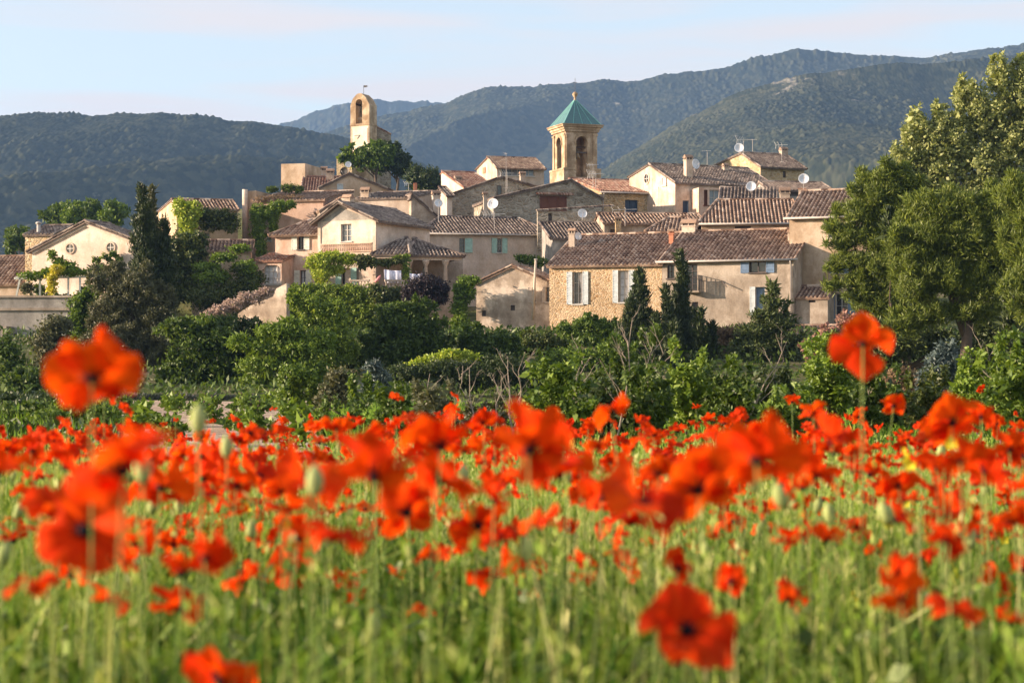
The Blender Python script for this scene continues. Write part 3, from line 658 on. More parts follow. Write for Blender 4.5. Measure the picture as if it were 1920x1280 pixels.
for xx in (a + .02, b - .02):
    for i in range(6): y = -.72 + .7 * i / 5; m.box(xx - .012, xx + .012, y - .012, y + .012, zb_, zt_)
m.box(a, b, -.75, -.71, zt_, zt_ + .04); m.box(a, a + .03, -.709, -.01, zt_, zt_ + .04); m.box(b - .03, b, -.709, -.01, zt_, zt_ + .04); r2.part(m, 'balcony_railing', MT['iron'])
m = MB(); m.tube([(r2.t0(1353), -.01, r2.z(1353, 527)), (r2.t0(1366), -.45, r2.z(1366, 538))], .03, 5); r2.part(m, 'bracket', MT['framed'])
# tall house at the right, behind the pines
r3 = B('tall_house', 'tall ochre rendered house with blue shutters half hidden by the big pine', 1480, 125.2, 1650, -20, 9, 'ochre', 'tbrown', (1500, 406), (1530, 359), oh=.3)
r3.win(1566, 1590, 549, 597, 'LR', 'shb', shw=.42, frame='frame', nx=2, ny=2); r3.win(1566, 1582, 486, 512, 'LR', 'shb', shw=.3); r3.win(1553, 1573, 425, 446, '', frame='frame')
r3.build(); r3.gutter()
rx = B('lean_to', None, 1491, 122.9, 1552, -20, 2.0, 'tan', 'tbrown', (1520, 558), (1520, 538), typ='shed', share=r3, oh=.12); rx.win(1516, 1529, 560, 567, style='dark', glass='framed', name='vent_window'); rx.build()
rs = B('shed', 'low garden shed with a brown barrel-tile roof under the tall ochre house', 1478, 119.5, 1562, -14, 3, 'grey', 'tbrown', (1520, 630), (1520, 612), typ='shed', oh=.15, cat='shed'); rs.build()
# tiled roofs behind the farmhouse ridge
r4 = B('back_house', 'low house with wide striped brown tile roof directly behind the farmhouse ridge', 1316, 139, 1500, -4, 8, 'ochre', 'tbrown', (1400, 417), (1400, 376), oh=.35, typ='hip', hl=1.2, hr=0.2)
r4.win(1378, 1408, 424, 433, style='dark', glass='framed', name='vent_window'); r4.build(); r4.gutter()
r4.chim(1463, 1481, 356, 380, 4.4, 'cream', dp=.6)
m = MB(); m.tube([(0, 0, 0), (0, .3, 0)], .09, 10)
r4b = B('row_house', 'low rendered house with narrow mottled tile roof right of the ruin wall', 1133, 146, 1322, 6, 6, 'tan', 'tbrown', (1200, 418), (1230, 402), oh=.3)
r4b.win(1144, 1158, 430, 440, style='dark', glass='framed', name='vent_window'); r4b.build(); r4b.chim(1154.5, 1164.5, 409, 436, -.9, 'gold', roof=False)
lowr = B('hip_roof_house', 'little mossy tile roof beside the cream farmhouse chimney', 1215, 140.5, 1300, -10, 4.5, 'old', 'tbrown', (1255, 432), (1262, 409), typ='hip', hl=1.2, hr=.6, oh=.2); lowr.build()
# curved stone roof with dish, and grey roofs
r5c = B('stone_outbuilding', 'old stone outbuilding with sagging pale tile roof behind the striped brown roof', 1350, 146, 1455, -8, 6, 'grey', 'tgrey', (1400, 374), (1375, 352), ridge2=(1440, 362), oh=.2); r5c.build()
r5d = B('grey_roof_house', 'low house with bluish grey tile roof at the right end of the skyline', 1445, 158, 1562, 10, 6, 'grey', 'tgrey', (1500, 357), (1500, 343), oh=.2)
r5d.win(1478, 1512, 359, 368, style='dark', glass='framed', name='opening'); r5d.build()
# cream house with round window
r5 = B('cream_house', 'cream gabled house with a round window and a small square window in its sunlit gable', 1266, 160, 1440, 27, 8.6, 'white', 'tgrey', (1330, 344), None, typ='flat', oh=.3) if False else None
r5 = B('cream_house', 'cream gabled house with a round window and a small square window in its sunlit gable', 1266, 160, 1452, 24, 9.0, 'cream', 'tgrey', (1300, 343), (1400, 319), oh=.25)
r5.ry = r5.ty(1218); r5.H = r5.H2 = r5.zx(1218, 308); r5.D = r5.ty(1180); r5.Eb = r5.zx(1182, 331)
r5.win(1242, 1250, 332, 348, face='L', frame='frame', nx=1, ny=1, glass='curtain')
r5.win(1280, 1292, 376, 400, style='win', frame='shb', glass='shn', nx=1, ny=1, name='blue_door')
r5.win(1322, 1333, 356, 380, style='win', frame='rust', glass='terra', nx=1, ny=1); r5.win(1335, 1352, 356, 380, style='win', frame='frame', glass='glassb', nx=2, ny=2)
r5.build(); r5.chim(1287, 1299, 294, 330, 1.2, 'cream'); r5.chim(1358, 1366, 309, 326, 3.4, 'cream', label='small terracotta-topped chimney')
def roundel(b, px, py, r, face, name='round_window', mat='white'):
    f = b.fm(face); xl = 0
    if face == 'F': t, z = b.t0(px), b.z(px, py)
    else: t, z = b.ty(px, 0), b.zx(px, py, 0)
    m = MB(); n = 24
    def ring(rad, o): return [f(t + rad * math.cos(2 * math.pi * k / n), o, z + rad * math.sin(2 * math.pi * k / n)) for k in range(n)]
    A, Bq, Cq, Dq = ring(r * 1.35, .002), ring(r * 1.3, .07), ring(r, .07), ring(r, .01)
    for P, Q in ((A, Bq), (Bq, Cq), (Cq, Dq)):
        for k in range(n): m.poly([P[k], P[(k + 1) % n], Q[(k + 1) % n], Q[k]])
    o = b.part(m, name, MT[mat]); g = MB(); g.poly(Dq); g.obj('pane', MT['glass'], o, off=(0, 0, b.zb))
    g = MB()
    for k in (0, 1): 
        if k: b.bx(g, f, t - .025, t + .025, .012, .04, z - r, z + r)
        else: b.bx(g, f, t - r, t - .026, .012, .04, z - .025, z + .025); b.bx(g, f, t + .026, t + r, .012, .04, z - .025, z + .025)
    g.obj('glazing_bar', MT['frame'], o, off=(0, 0, b.zb)); return o
roundel(r5, 1213, 335, .38, 'L')
m = MB()
r5p = B('terracotta_bay', None, 1310, 158.6, 1352, 12, 2, 'pink', 'tgrey', (1330, 352), None, typ='flat', share=r5) ; r5p.win(1320, 1327, 356, 385, frame='rust', glass='rust', nx=1, ny=1); r5p.win(1330, 1350, 356, 384, frame='frame', glass='glassb', nx=2, ny=2); r5p.build()
# top stone house
r6 = B('stone_barn', 'golden stone house with sunlit gable and antennas, highest on the right of the skyline', 1426, 182, 1508, 22, 9, 'gold', 'tgrey', (1460, 313), (1450, 289), oh=.35)
r6.ry = r6.ty(1391); r6.H = r6.H2 = r6.zx(1391, 287); r6.D = r6.ty(1326); r6.Eb = r6.zx(1330, 316)
r6.win(1468, 1474, 321, 333, style='dark', glass='framed', name='vent_window'); r6.build(); r6.chim(1466, 1477, 279, 293, 3.2, 'cream')
# house by the bell tower
r7 = B('stone_house', 'stone house with red tiles and two navy shuttered windows right of the bell tower', 1128, 163, 1266, 20, 10, 'gold', 'tred', (1190, 360), (1150, 335), oh=.25)
r7.ry = r7.ty(1068); r7.H = r7.H2 = r7.zx(1068, 336); r7.D = r7.ry + 2.5; r7.Eb = r7.E + .6
r7.win(1172, 1196, 375, 403, style='win', frame='shn', glass='shn', nx=2, ny=1); r7.win(1232, 1251, 376, 403, style='win', frame='shn', glass='shn', nx=2, ny=1); r7.build(); r7.gutter(down=(.12,))
# big grey stone gable with garage door
r8 = B('stone_barn', 'grey stone barn with brown wooden loft door and long sloping verge below the bell tower', 928, 157, 1128, 13, 8, 'stone', 'tgrey', (932, 371), (1070, 338), typ='gable', ER=(1120, 372), oh=.15)
r8.win(1012, 1062, 368, 399, frame='rust', glass='rust', nx=3, ny=1, name='loft_door', sill=False); r8.build()
m = MB()
for i in range(26): x = r8.t0(1006) + (r8.t0(1072) - r8.t0(1006)) * i / 25; m.tube([(x, -.02, r8.z(1040, 362)), (x, -.42, r8.z(1040, 365))], .07, 6, rnd.random())
r8.part(m, 'canopy', MT['tred'])
# ruin wall
r9 = B('ruin_wall', 'ruined pale stone wall topped with tiles in front of the barn', 1008, 151, 1150, 4, .6, 'stone', None, (1080, 396), None, typ='flat', cat='wall'); r9.win(1028, 1035, 400, 418, style='dark', glass='framed', name='slit'); r9.build()
m = MB()
for i in range(45): x = r9.L * i / 44; m.tube([(x, -.1, r9.E + .04 + .4 * x / r9.L), (x, .7, r9.E + .12 + .4 * x / r9.L)], .08, 6, rnd.random())
r9.part(m, 'tile_coping', MT['tgrey'])
r9b = B('grey_roof_house', 'low house with a mossy grey tile roof under the ruin wall', 1036, 144, 1150, 8, 5, 'grey', 'tgrey', (1090, 447), (1090, 419), oh=.2, typ='shed'); r9b.build()
# rounded grey stone gable house
c1 = B('stone_house', 'grey stone gabled house with one dark window in its gable, left of the barn', 842, 170, 1012, 13, 9, 'stone', 'tgrey', (848, 366), (940, 332), typ='gable', ER=(1004, 352), oh=.15)
c1.win(932, 940, 348, 366, style='win', frame='framed', nx=1, ny=2); c1.build(); c1.chim(976, 985, 324, 342, .5, 'cream')
# cream gable top left of centre
c2 = B('cream_house', 'cream house with a sunlit blank gable and red-brown tiles above the grey stone house', 870, 182, 930, 24, 6, 'white', 'tred', (900, 352), (880, 322), oh=.2)
c2.ry = c2.ty(829.5); c2.H = c2.H2 = c2.zx(829.5, 322); c2.D = c2.ry + .3; c2.Eb = c2.H - .1; c2.build(); c2.chim(855, 866, 333, 347, 2.2, 'cream')
c3 = B('loggia_house', 'cream house with glazed loggia and brown tile roof left of the bell tower', 932, 198, 1020, 16, 8, 'cream', 'tbrown', (975, 315), (970, 296), oh=.35)
c3.ry = c3.ty(915); c3.H = c3.H2 = c3.zx(915, 295); c3.D = c3.ty(894); c3.Eb = c3.zx(895, 316)
c3.win(940, 1002, 316, 330, style='win', nx=6, ny=1, glass='glassb', frame='frame', name='loggia'); c3.win(906, 911, 314, 325, face='L', style='dark', glass='terra', name='slit'); c3.build()
# left-lower cream side house
c0 = B('narrow_house', 'narrow sunlit cream house end squeezed between the chimney and the grey stone gable', 838, 168, 848, 20, 4, 'white', 'tgrey', (845, 366), (842, 352), oh=.3)
c0.ry = 2; c0.build()
# wide shaded house in the centre
c4 = B('green_shutter_house', 'wide shaded grey-beige house with pale green shutters and a low hipped roof', 792, 150, 1034, 13, 9, 'white', 'tgrey', (910, 437), (910, 409), typ='hip', hl=2.2, hr=1.6, oh=.32)
c4.win(861, 871, 447, 473, 'R', 'shg', shw=.58, style='dark'); c4.win(932, 941, 447, 474, 'LR', 'shg', shw=.4, style='win', nx=2, ny=2); c4.win(853, 869, 514, 531, style='dark', name='doorway'); c4.build(); c4.gutter()
c4.chim(907, 914, 362, 412, 4.6, 'cream')
# small gabled house
c5 = B('gabled_house', 'small weathered plaster house with a shallow gable and a leaning pole in front', 893, 130.5, 1034, -14, 8, 'old', 'tbrown', (894, 531), (960, 499), typ='gable', ER=(1030, 528), oh=.12)
c5.win(957, 965.5, 572, 582, style='dark', name='vent_window', glass='framed'); c5.win(903.5, 911, 582, 593, style='dark', name='vent_window', glass='framed')
c5.win(999, 1004, 539, 566, 'L', 'sht', shw=.3); c5.win(1024, 1030, 538, 566, 'L', 'sht', shw=.24); c5.build()
m = MB(); q0 = c5.W((c5.t0(1001), -.35, c5.z(1001, 600))); q1 = c5.W((c5.t0(1007), -.35, c5.z(1007, 488)))
p = empty('pole', (q0.x, q0.y, q0.z)); tag(p, 'tall pale wooden pole leaning against the small gabled house', 'pole'); m.tube([(0, 0, 0), q1 - q0], [.1, .075], 8); m.obj('shaft', MT['pole'], p, smooth=True); m = MB(); m.lathe([(.1, 0), (.12, .03), (.1, .07), (.02, .09)], c=q1 - q0, n=10); m.obj('cap', MT['zinc'], p)
# === villa ===
v = B('villa', 'cream villa with gabled centre, painted pediment, hipped wings and a columned porch', 596, 140, 706, -27, 7.5, 'white', 'tgrey', (597, 414), (640, 380), typ='gable', ER=(704, 411), oh=.45)
v.win(639, 659, 420, 453, frame='frame', glass='glassb', nx=2, ny=3)
v.build()
m = MB(); a, b = v.t0(603), v.t0(698); z0, z1 = v.z(650, 471), v.z(650, 458)
m.box(a, b, -.12, -.002, z0 - .06, z0); m.box(a, b, -.12, -.002, z1, z1 + .07)
for i in range(28): x = a + .05 + (b - a - .1) * i / 27; m.lathe([(.03, z0), (.055, z0 + .15), (.03, z0 + .3), (.04, z1)], c=(x, -.06, 0), n=6)
v.part(m, 'balustrade', MT['pink'])
m = MB(); f = v.fm('F'); rr_ = v.z(650, 413)
m.poly([f(v.t0(604), .02, rr_), f(v.t0(698), .02, rr_), f(v.rx, .02, v.H - .35)]); v.part(m, 'pediment_panel', MT['grey'])
m = MB()
m.box(v.L - .28, v.L - .02, -.06, -.001, v.zb, v.ER - .1); v.part(m, 'corner_pilaster', MT['cream'])
m = MB(); m.box(.02, .26, -.06, -.001, v.zb, v.E - .1); v.part(m, 'corner_pilaster', MT['cream'])
v.chim(641, 656, 369, 384, 3.0, 'cream')
v2 = B('wing', None, 516, 141.5, 603, -18, 4.5, 'pink', 'tbrown', (560, 437), (570, 413), typ='hip', hl=1.9, hr=.4, oh=.38, share=v)
v2.win(558, 570, 442, 468, 'LR', 'shl', shw=.42, frame='framed', ny=2); v2.win(563, 574, 507, 534, 'LR', 'shl', shw=.42, frame='framed', glass='curtain', ny=2); v2.build(); v2.bar('downpipe', 'terra', [(v2.L - .1, -.12, v2.E - .1), (v2.L - .1, -.12, v2.zb)], .05)
v3 = B('bay', None, 483, 139.8, 528, -18, 2.4, 'pink', 'tred', (505, 489), (505, 478), typ='shed', oh=.15, share=v)
v3.win(494, 526, 497, 533, frame='frame', glass='curtain', nx=4, ny=3, name='arched_window'); v3.build()
m = MB(); a, b = v3.t0(494), v3.t0(526); zt = v3.z(510, 497); 
for sx, x in ((1, a), (-1, b)):
    pts = [(x, -.01, zt + .01)] + [(x + sx * .45 * (1 - math.cos(t)), -.01, zt - .38 + .38 * math.sin(t)) for t in [i * math.pi / 12 for i in range(7)]]
    m.poly([pts[0]] + pts[1:] + [(x + sx * .45, -.01, zt + .01)])
v3.part(m, 'arch_spandrel', MT['pink'])
# lower front (ground floor) of the villa below the gable and the porch
po = B('porch', None, 706, 137.2, 764, -10, 1, 'white', 'tgrey', (730, 477), None, typ='flat', share=v)
# porch roof: hipped slab carried by columns, right of the gable wing
ax = v.W((v.L, 0, 0)); 
pp = B('porch', None, 762, 137.0, 866, 12, 6, 'tan', 'tgrey', (800, 478), (810, 449), typ='hip', hl=1.2, hr=3.0, oh=.2, share=v)
pp.roof()
m = MB(); m.box(0, pp.L, 0, .25, pp.E - .35, pp.E - .12); pp.part(m, 'porch_beam', MT['cream'])
for px in (768, 799, 836):
    m = MB(); x = pp.t0(px); m.lathe([(.2, pp.zb), (.2, pp.E - 2.6), (.14, pp.E - 2.5), (.13, pp.E - 1.3), (.12, pp.E - .75), (.19, pp.E - .62), (.24, pp.E - .5), (.27, pp.E - .42), (.27, pp.E - .36)], c=(x, .12, 0), n=14); pp.part(m, 'column', MT['cream'], True)
bw = B('wall_behind', None, 690, 141.5, 868, 13, 4, 'tan', 'tgrey', (800, 474), None, typ='flat', share=v)
bw.win(793, 799, 500, 530, style='dark', name='doorway'); bw.build()
pr = B('side_roof', None, 700, 137.4, 766, -13, 5, 'tan', 'tgrey', (735, 476), (745, 447), typ='hip', hl=1.5, hr=.8, oh=.15, share=v); pr.roof()
m = MB(); m.box(0, pr.L, 0, .15, pr.E - .3, pr.E - .1); pr.part(m, 'porch_beam', MT['cream'])
gf = B('ground_floor', None, 598, 139.4, 700, -18, .6, 'tan', 'tgrey', (650, 480), None, typ='flat', share=v)
gf.win(641, 658, 503, 532, 'LR', 'shg', shw=.42, style='dark', name='doorway'); gf.build()
# ivy clad retaining wall and terrace with balustrade
tw = B('retaining_wall', 'high terrace retaining wall under the villa, with an ivy-covered face and balustrade', 535, 135.5, 705, -10, 5.5, 'tan', None, (620, 545), None, typ='flat', cat='wall'); tw.build()
tw2 = B('wing_wall', None, 705, 133.6, 850, 12, 6, 'tan', None, (760, 545), None, typ='flat', share=tw); tw2.build()
for W_, x0, x1 in ((tw, 655, 692), (tw2, 722, 760)):
    m = MB(); a, b = W_.t0(x0), W_.t0(x1); E = W_.E
    m.box(a, b, .05, .3, E, E + .08); m.box(a, b, .03, .32, E + .62, E + .74)
    n = int((b - a) / .2)
    for i in range(n): m.lathe([(.045, E + .08), (.07, E + .25), (.03, E + .45), (.05, E + .62)], c=(a + .1 + (b - a - .2) * i / (n - 1), .17, 0), n=8)
    W_.part(m, 'balustrade', MT['cream'])
# sloping garden wall
gw = B('garden_wall', 'bare tan garden wall stepping down left of the ivy-covered terrace', 446, 133, 537, -20, .5, 'old', None, (500, 560), None, typ='flat', cat='wall')
m = MB(); T = [(0, gw.z(446, 588)), (gw.t0(470), gw.z(470, 572)), (gw.t0(512), gw.z(512, 556)), (gw.t0(518), gw.z(518, 541)), (gw.L, gw.z(537, 531))]
P = [(0, gw.zb)] + T + [(gw.L, gw.zb)]
m.poly([(x, 0, z) for x, z in P]); m.poly([(x, .5, z) for x, z in P[::-1]])
for i in range(len(P)): a, b = P[i], P[(i + 1) % len(P)]; m.poly([(a[0], 0, a[1]), (b[0], 0, b[1]), (b[0], .5, b[1]), (a[0], .5, a[1])][::-1])
gw.part(m, 'wall', MT['old'])
# houses behind the villa
h1 = B('ochre_house', 'broad ochre gabled house with one pale blue shutter behind the villa', 600, 170, 822, 6, 9, 'ochre', 'tgrey', (604, 352), (655, 326), typ='gable', ER=(818, 392), oh=.15)
h1.win(632, 643.5, 345, 363, style='win', frame='shw', glass='shw', nx=1, ny=1, name='shuttered_window'); h1.build()
h2 = B('blank_wall_house', 'cream house with a blank sunlit wall under a tile verge behind the villa roof', 672, 157, 772, -16, 5, 'cream', 'tgrey', (730, 372), (730, 362), oh=.12, typ='shed'); h2.build(); h2.chim(676, 691, 355, 384, .3, 'cream')
h2b = B('side_house', 'shaded tan house with a falling roof line right of the blank wall', 771, 155, 840, 14, 4, 'tan', 'tgrey', (775, 370), (772, 364), typ='gable', ER=(838, 425), oh=.1); h2b.build(); h2b.chim(812, 826, 361, 400, 1.0, 'cream')
h3 = B('block_house', 'square cream wall block rising on the left of the skyline', 527, 190, 572, -14, 5, 'ochre', None, (550, 307), None, typ='flat'); h3.build()
h3b = B('red_roof_house', 'little house with faded red tiles and stubby round chimneys beside the black dish', 566, 184, 648, 4, 6, 'ochre', 'tred', (605, 360), (605, 332), typ='shed', oh=.1); h3b.build(); h3b.chim(602, 613, 315, 335, 6.4, 'cream'); h3b.chim(612, 626, 320, 345, 4.6, 'cream')
h4 = B('pink_house', 'faded pink house with vines climbing from its sunlit wall left of the villa', 478, 156, 606, -14, 7, 'pink', 'tbrown', (540, 376), (540, 362), typ='shed', oh=.2)
h4.win(500, 508, 436, 452, '', frame='shw', glass='shw', nx=1, ny=1); h4.build()
h4b = B('wing', None, 600, 152.5, 656, 14, 4, 'tan', 'tbrown', (602, 395), (640, 372), typ='gable', ER=(655, 385), share=h4, oh=.1) ; h4b.build()
h4c = B('parapet', None, 456, 158.5, 480, -14, 5, 'ochre', 'tbrown', (470, 358), None, typ='flat', share=h4); h4c.build()
m = MB(); m.tube([(.25, -.25, h4c.zb), (.25, -.25, h4c.E + .1)], .22, 12); h4c.part(m, 'flue', MT['cream'], True)
# left group
l1 = B('pediment_house', 'pale pink house with a broad pediment gable and two round windows at the far left', 60, 124, 250, -22, 2.5, 'white', 'tgrey', (62, 470), (163, 416), typ='gable', ER=(245, 448), oh=.25)
l1.win(64, 84, 498, 520, style='dark', name='doorway') if False else None
l1.build(); roundel(l1, 132, 466, .27, 'F', mat='cream'); roundel(l1, 208, 464, .27, 'F', mat='cream')
m = MB(); f = l1.fm('F')
for (x0, y0, x1, y1) in ((62, 475, 163, 422), (163, 422, 245, 453)):
    a, b = Vector(f(l1.t0(x0), .06, l1.z(x0, y0))), Vector(f(l1.t0(x1), .06, l1.z(x1, y1))); m.obox(a, b, .1, .16)
l1.part(m, 'pediment_moulding', MT['cream'])
l1b = B('stone_annex', 'old gold stone house with grey tiles and a metal flue behind the pediment house', 47, 134, 100, -18, 5, 'gold', 'tgrey', (70, 440), (80, 425), oh=.15); l1b.build()
m = MB(); m.tube([(l1b.t0(65), .5, l1b.z(65, 460)), (l1b.t0(65), .5, l1b.z(65, 417))], .13, 10); m.lathe([(.2, l1b.z(65, 419)), (.2, l1b.z(65, 416)), (.03, l1b.z(65, 414))], c=(l1b.t0(65), .5, 0), n=10); l1b.part(m, 'flue', MT['zinc'], True)
l3 = B('low_house', 'low reddish-brown tiled house at the left edge of the photograph', -60, 136, 58, -10, 7, 'ochre', 'tbrown', (20, 532), (20, 482), oh=.2); l3.build()
lt = B('terrace_wall', 'pale grey rendered terrace wall with a moulded ledge at the lower left of the village', -80, 117, 145, -6, 8, 'grey', None, (60, 558), None, typ='flat', cat='wall'); lt.build()
m = MB(); m.box(-.05, lt.L + .05, -.12, -.002, lt.E - .75, lt.E - .6); m.box(-.05, lt.L + .05, -.1, .2, lt.E, lt.E + .12); lt.part(m, 'ledge', MT['tan'])
m = MB(); m.box(lt.t0(-20), lt.t0(22), -.9, -.002, lt.zb, lt.z(0, 612)); lt.part(m, 'buttress', MT['tan'])
m1 = B('vine_house', 'gold stone house overgrown with bright and dark vines between the cypress and the pink house', 332, 152, 446, 16, 7, 'ochre', 'tbrown', (390, 392), (330, 376), oh=.2)
m1.ry = m1.ty(330) if m1.ty(330) > .5 else 3.5; m1.ry = 3.2; m1.H = m1.H2 = m1.zx(318, 378); m1.D = m1.ty(294); m1.Eb = m1.zx(296, 398)
m1.win(373, 394, 436, 456, frame='frame', glass='glass', nx=2, ny=1); m1.build()
m2 = B('garden_house', 'low terracotta garden building under vines below the overgrown stone house', 360, 140, 470, 6, 4, 'ochre', 'tbrown', (420, 470), (420, 452), typ='shed', oh=.2); m2.win(398, 414, 480, 496, style='dark', name='doorway'); m2.build()
# === clock tower ===
ct = B('clock_tower', 'tall slim stone clock tower with a pale clock face and open bell arch', 657, 238, 692.5, -24, 1.9, 'ashlar', None, (675, 197), None, typ='flat', cat='clock tower', zb=14)
a0, a1 = ct.t0(667), ct.t0(679); zs0, zs1 = ct.z(673, 229), ct.z(673, 190)
L_, D_, E_ = ct.L, ct.D, ct.E; zpk = ct.z(675, 175); m = MB(); zsh = ct.z(673, 232)
m.box(0, L_, 0, D_, ct.zb, zsh); 
m.box(0, a0, 0, D_, zsh, E_); m.box(a1, L_, 0, D_, zsh, E_)
xc = (a0 + a1) / 2; ra = (a1 - a0) / 2; n = 10; za = zs1
arc = [(xc - ra * math.cos(math.pi * i / n), za - ra + ra * math.sin(math.pi * i / n) + .25) for i in range(n + 1)]
outl = [(0, E_), (L_ * .12, E_ + (zpk - E_) * .55), (L_ * .32, zpk - .12), (L_ * .45, zpk), (L_ * .58, zpk - .03), (L_ * .8, E_ + (zpk - E_) * .62), (L_, E_)]
for yy in (0, D_):
    P = [(x, z) for x, z in outl]; half = n // 2
    # left and right spandrels joined over the arch
    m.poly([(x, yy, z) for x, z in ([(0, E_)] + outl[1:4] + arc[half::-1] + [(a0, E_)])]); m.poly([(x, yy, z) for x, z in ([(L_, E_)] + outl[5:2:-1] + arc[half:] + [(a1, E_)])])
for P in (outl, arc[::-1]):
    for i in range(len(P) - 1): m.poly([(P[i][0], 0, P[i][1]), (P[i + 1][0], 0, P[i + 1][1]), (P[i + 1][0], D_, P[i + 1][1]), (P[i][0], D_, P[i][1])])
ct.part(m, 'tower_shaft', MT['ashlar'])
m = MB(); m.box(a0 - .02, a1 + .02, .5, D_ - .1, zsh, zsh + (E_ - zsh) * .38); ct.part(m, 'belfry_parapet', MT['ashlar'])
m = MB(); m.box(-.05, L_ + .05, -.06, D_ + .05, zsh - .2, zsh - .06); ct.part(m, 'string_course', MT['ashlar'])
m = MB(); zt = ct.z(674, 237); m.box(.12, L_ - .12, -.03, -.001, ct.z(674, 284), zt); cf = ct.part(m, 'clock_face', MT['clockp'])
m = MB(); cx_, cz_ = ct.t0(675), ct.z(675, 254)
m.lathe([(.05, 0), (.05, .02)], c=(cx_, -.05, cz_), n=8); m.obox((cx_, -.045, cz_), (cx_ - .75, -.045, cz_ - .0), .03, .05); m.obox((cx_, -.055, cz_), (cx_ - .35, -.055, cz_ - .38), .03, .07); m.obj('clock_hands', MT['iron'], cf, off=(0, 0, ct.zb))
m = MB()
for x in (.22, L_ - .22): m.box(x - .03, x + .03, -.05, -.031, ct.z(674, 268), ct.z(674, 241))
m.obj('iron_strap', MT['terra'], cf, off=(0, 0, ct.zb))
m = MB(); zb_ = E_ - .2; m.lathe([(.3, zb_ - .6), (.26, zb_ - .5), (.2, zb_ - .2), (.12, zb_ - .03), (.03, zb_)], c=(xc, .9, 0), n=14); ct.part(m, 'bell', MT['bell'], True)
m = MB(); m.tube([(L_ * .5, D_ * .5, zpk - .1), (L_ * .5, D_ * .5, zpk + 1.0)], .025, 6); z = zpk + .8
m.poly([(L_ * .5, D_ * .5, z), (L_ * .5 + .32, D_ * .5, z), (L_ * .5 + .62, D_ * .5, z + .06), (L_ * .5 + .4, D_ * .5, z + .13), (L_ * .5 + .62, D_ * .5, z + .22), (L_ * .5, D_ * .5, z + .26)]); ct.part(m, 'weather_vane', MT['iron'])
ru = B('ruin', 'broken stone castle wall sloping down right of the clock tower', 704, 240, 733, 16, 3, 'stone', 'tred', (718, 250), (706, 238), typ='gable', ER=(733, 252), oh=.02, cat='ruin', zb=14); ru.build()
ru2 = B('ruin', 'low sunlit stub of castle masonry left of the clock tower foot', 631, 236, 660, -12, 2, 'gold', None, (645, 297), None, typ='flat', cat='ruin', zb=14); ru2.build()
# === bell tower ===
bt = B('bell_tower', 'square stone bell tower with arched openings and a green copper pyramid roof', 1060.5, 186, 1119.5, 20, 2.9, 'ashlar', None, (1090, 244), None, typ='flat', cat='bell tower')
L_ = bt.L; D_ = L_; E_ = bt.z(1060, 246); z0 = bt.z(1060, 322); zb_ = bt.zb
bt.D = D_
def arch_wall(m, f, W_, zlo, zhi, a, b, zs, zt, th):
    r = (b - a) / 2; xc = (a + b) / 2; n = 12; arc = [(xc - r * math.cos(math.pi * i / n), zt - r + r * math.sin(math.pi * i / n)) for i in range(n + 1)]
    for o in (0, -th):
        m.poly([f(*p) for p in ((0, o, zlo), (a, o, zlo), (a, o, zt - r), (0, o, zt - r))]); m.poly([f(*p) for p in ((b, o, zlo), (W_, o, zlo), (W_, o, zt - r), (b, o, zt - r))])
        m.poly([f(*p) for p in ((a, o, zlo), (b, o, zlo), (b, o, zs), (a, o, zs))])
        m.poly([f(0, o, zt - r)] + [f(x, o, z) for x, z in arc[:n // 2 + 1]] + [f(xc, o, zhi), f(0, o, zhi)]); m.poly([f(W_, o, zt - r)] + [f(x, o, z) for x, z in arc[:n // 2 - 1:-1]] + [f(xc, o, zhi), f(W_, o, zhi)])
    ed = [(a, zs)] + arc + [(b, zs)]
    for i in range(len(ed) - 1): m.poly([f(ed[i][0], 0, ed[i][1]), f(ed[i + 1][0], 0, ed[i + 1][1]), f(ed[i + 1][0], -th, ed[i + 1][1]), f(ed[i][0], -th, ed[i][1])])
    m.poly([f(a, 0, zs), f(b, 0, zs), f(b, -th, zs), f(a, -th, zs)])
m = MB(); th = .45; zsill, ztop = bt.z(1090, 318), bt.z(1090, 256)
a, b = bt.t0(1080), bt.t0(1101.5)
F_ = lambda t, o, z: (t, -o, z); Lf = lambda t, o, z: (-o, t, z); Bk = lambda t, o, z: (t, D_ + o, z); Rt = lambda t, o, z: (L_ + o, t, z)
for f in (F_, Lf, Bk, Rt): arch_wall(m, f, L_, zb_, E_, a, b, bt.z(1090, 332) if f is F_ else zsill, ztop, th)
bt.part(m, 'tower_shaft', MT['ashlar'])
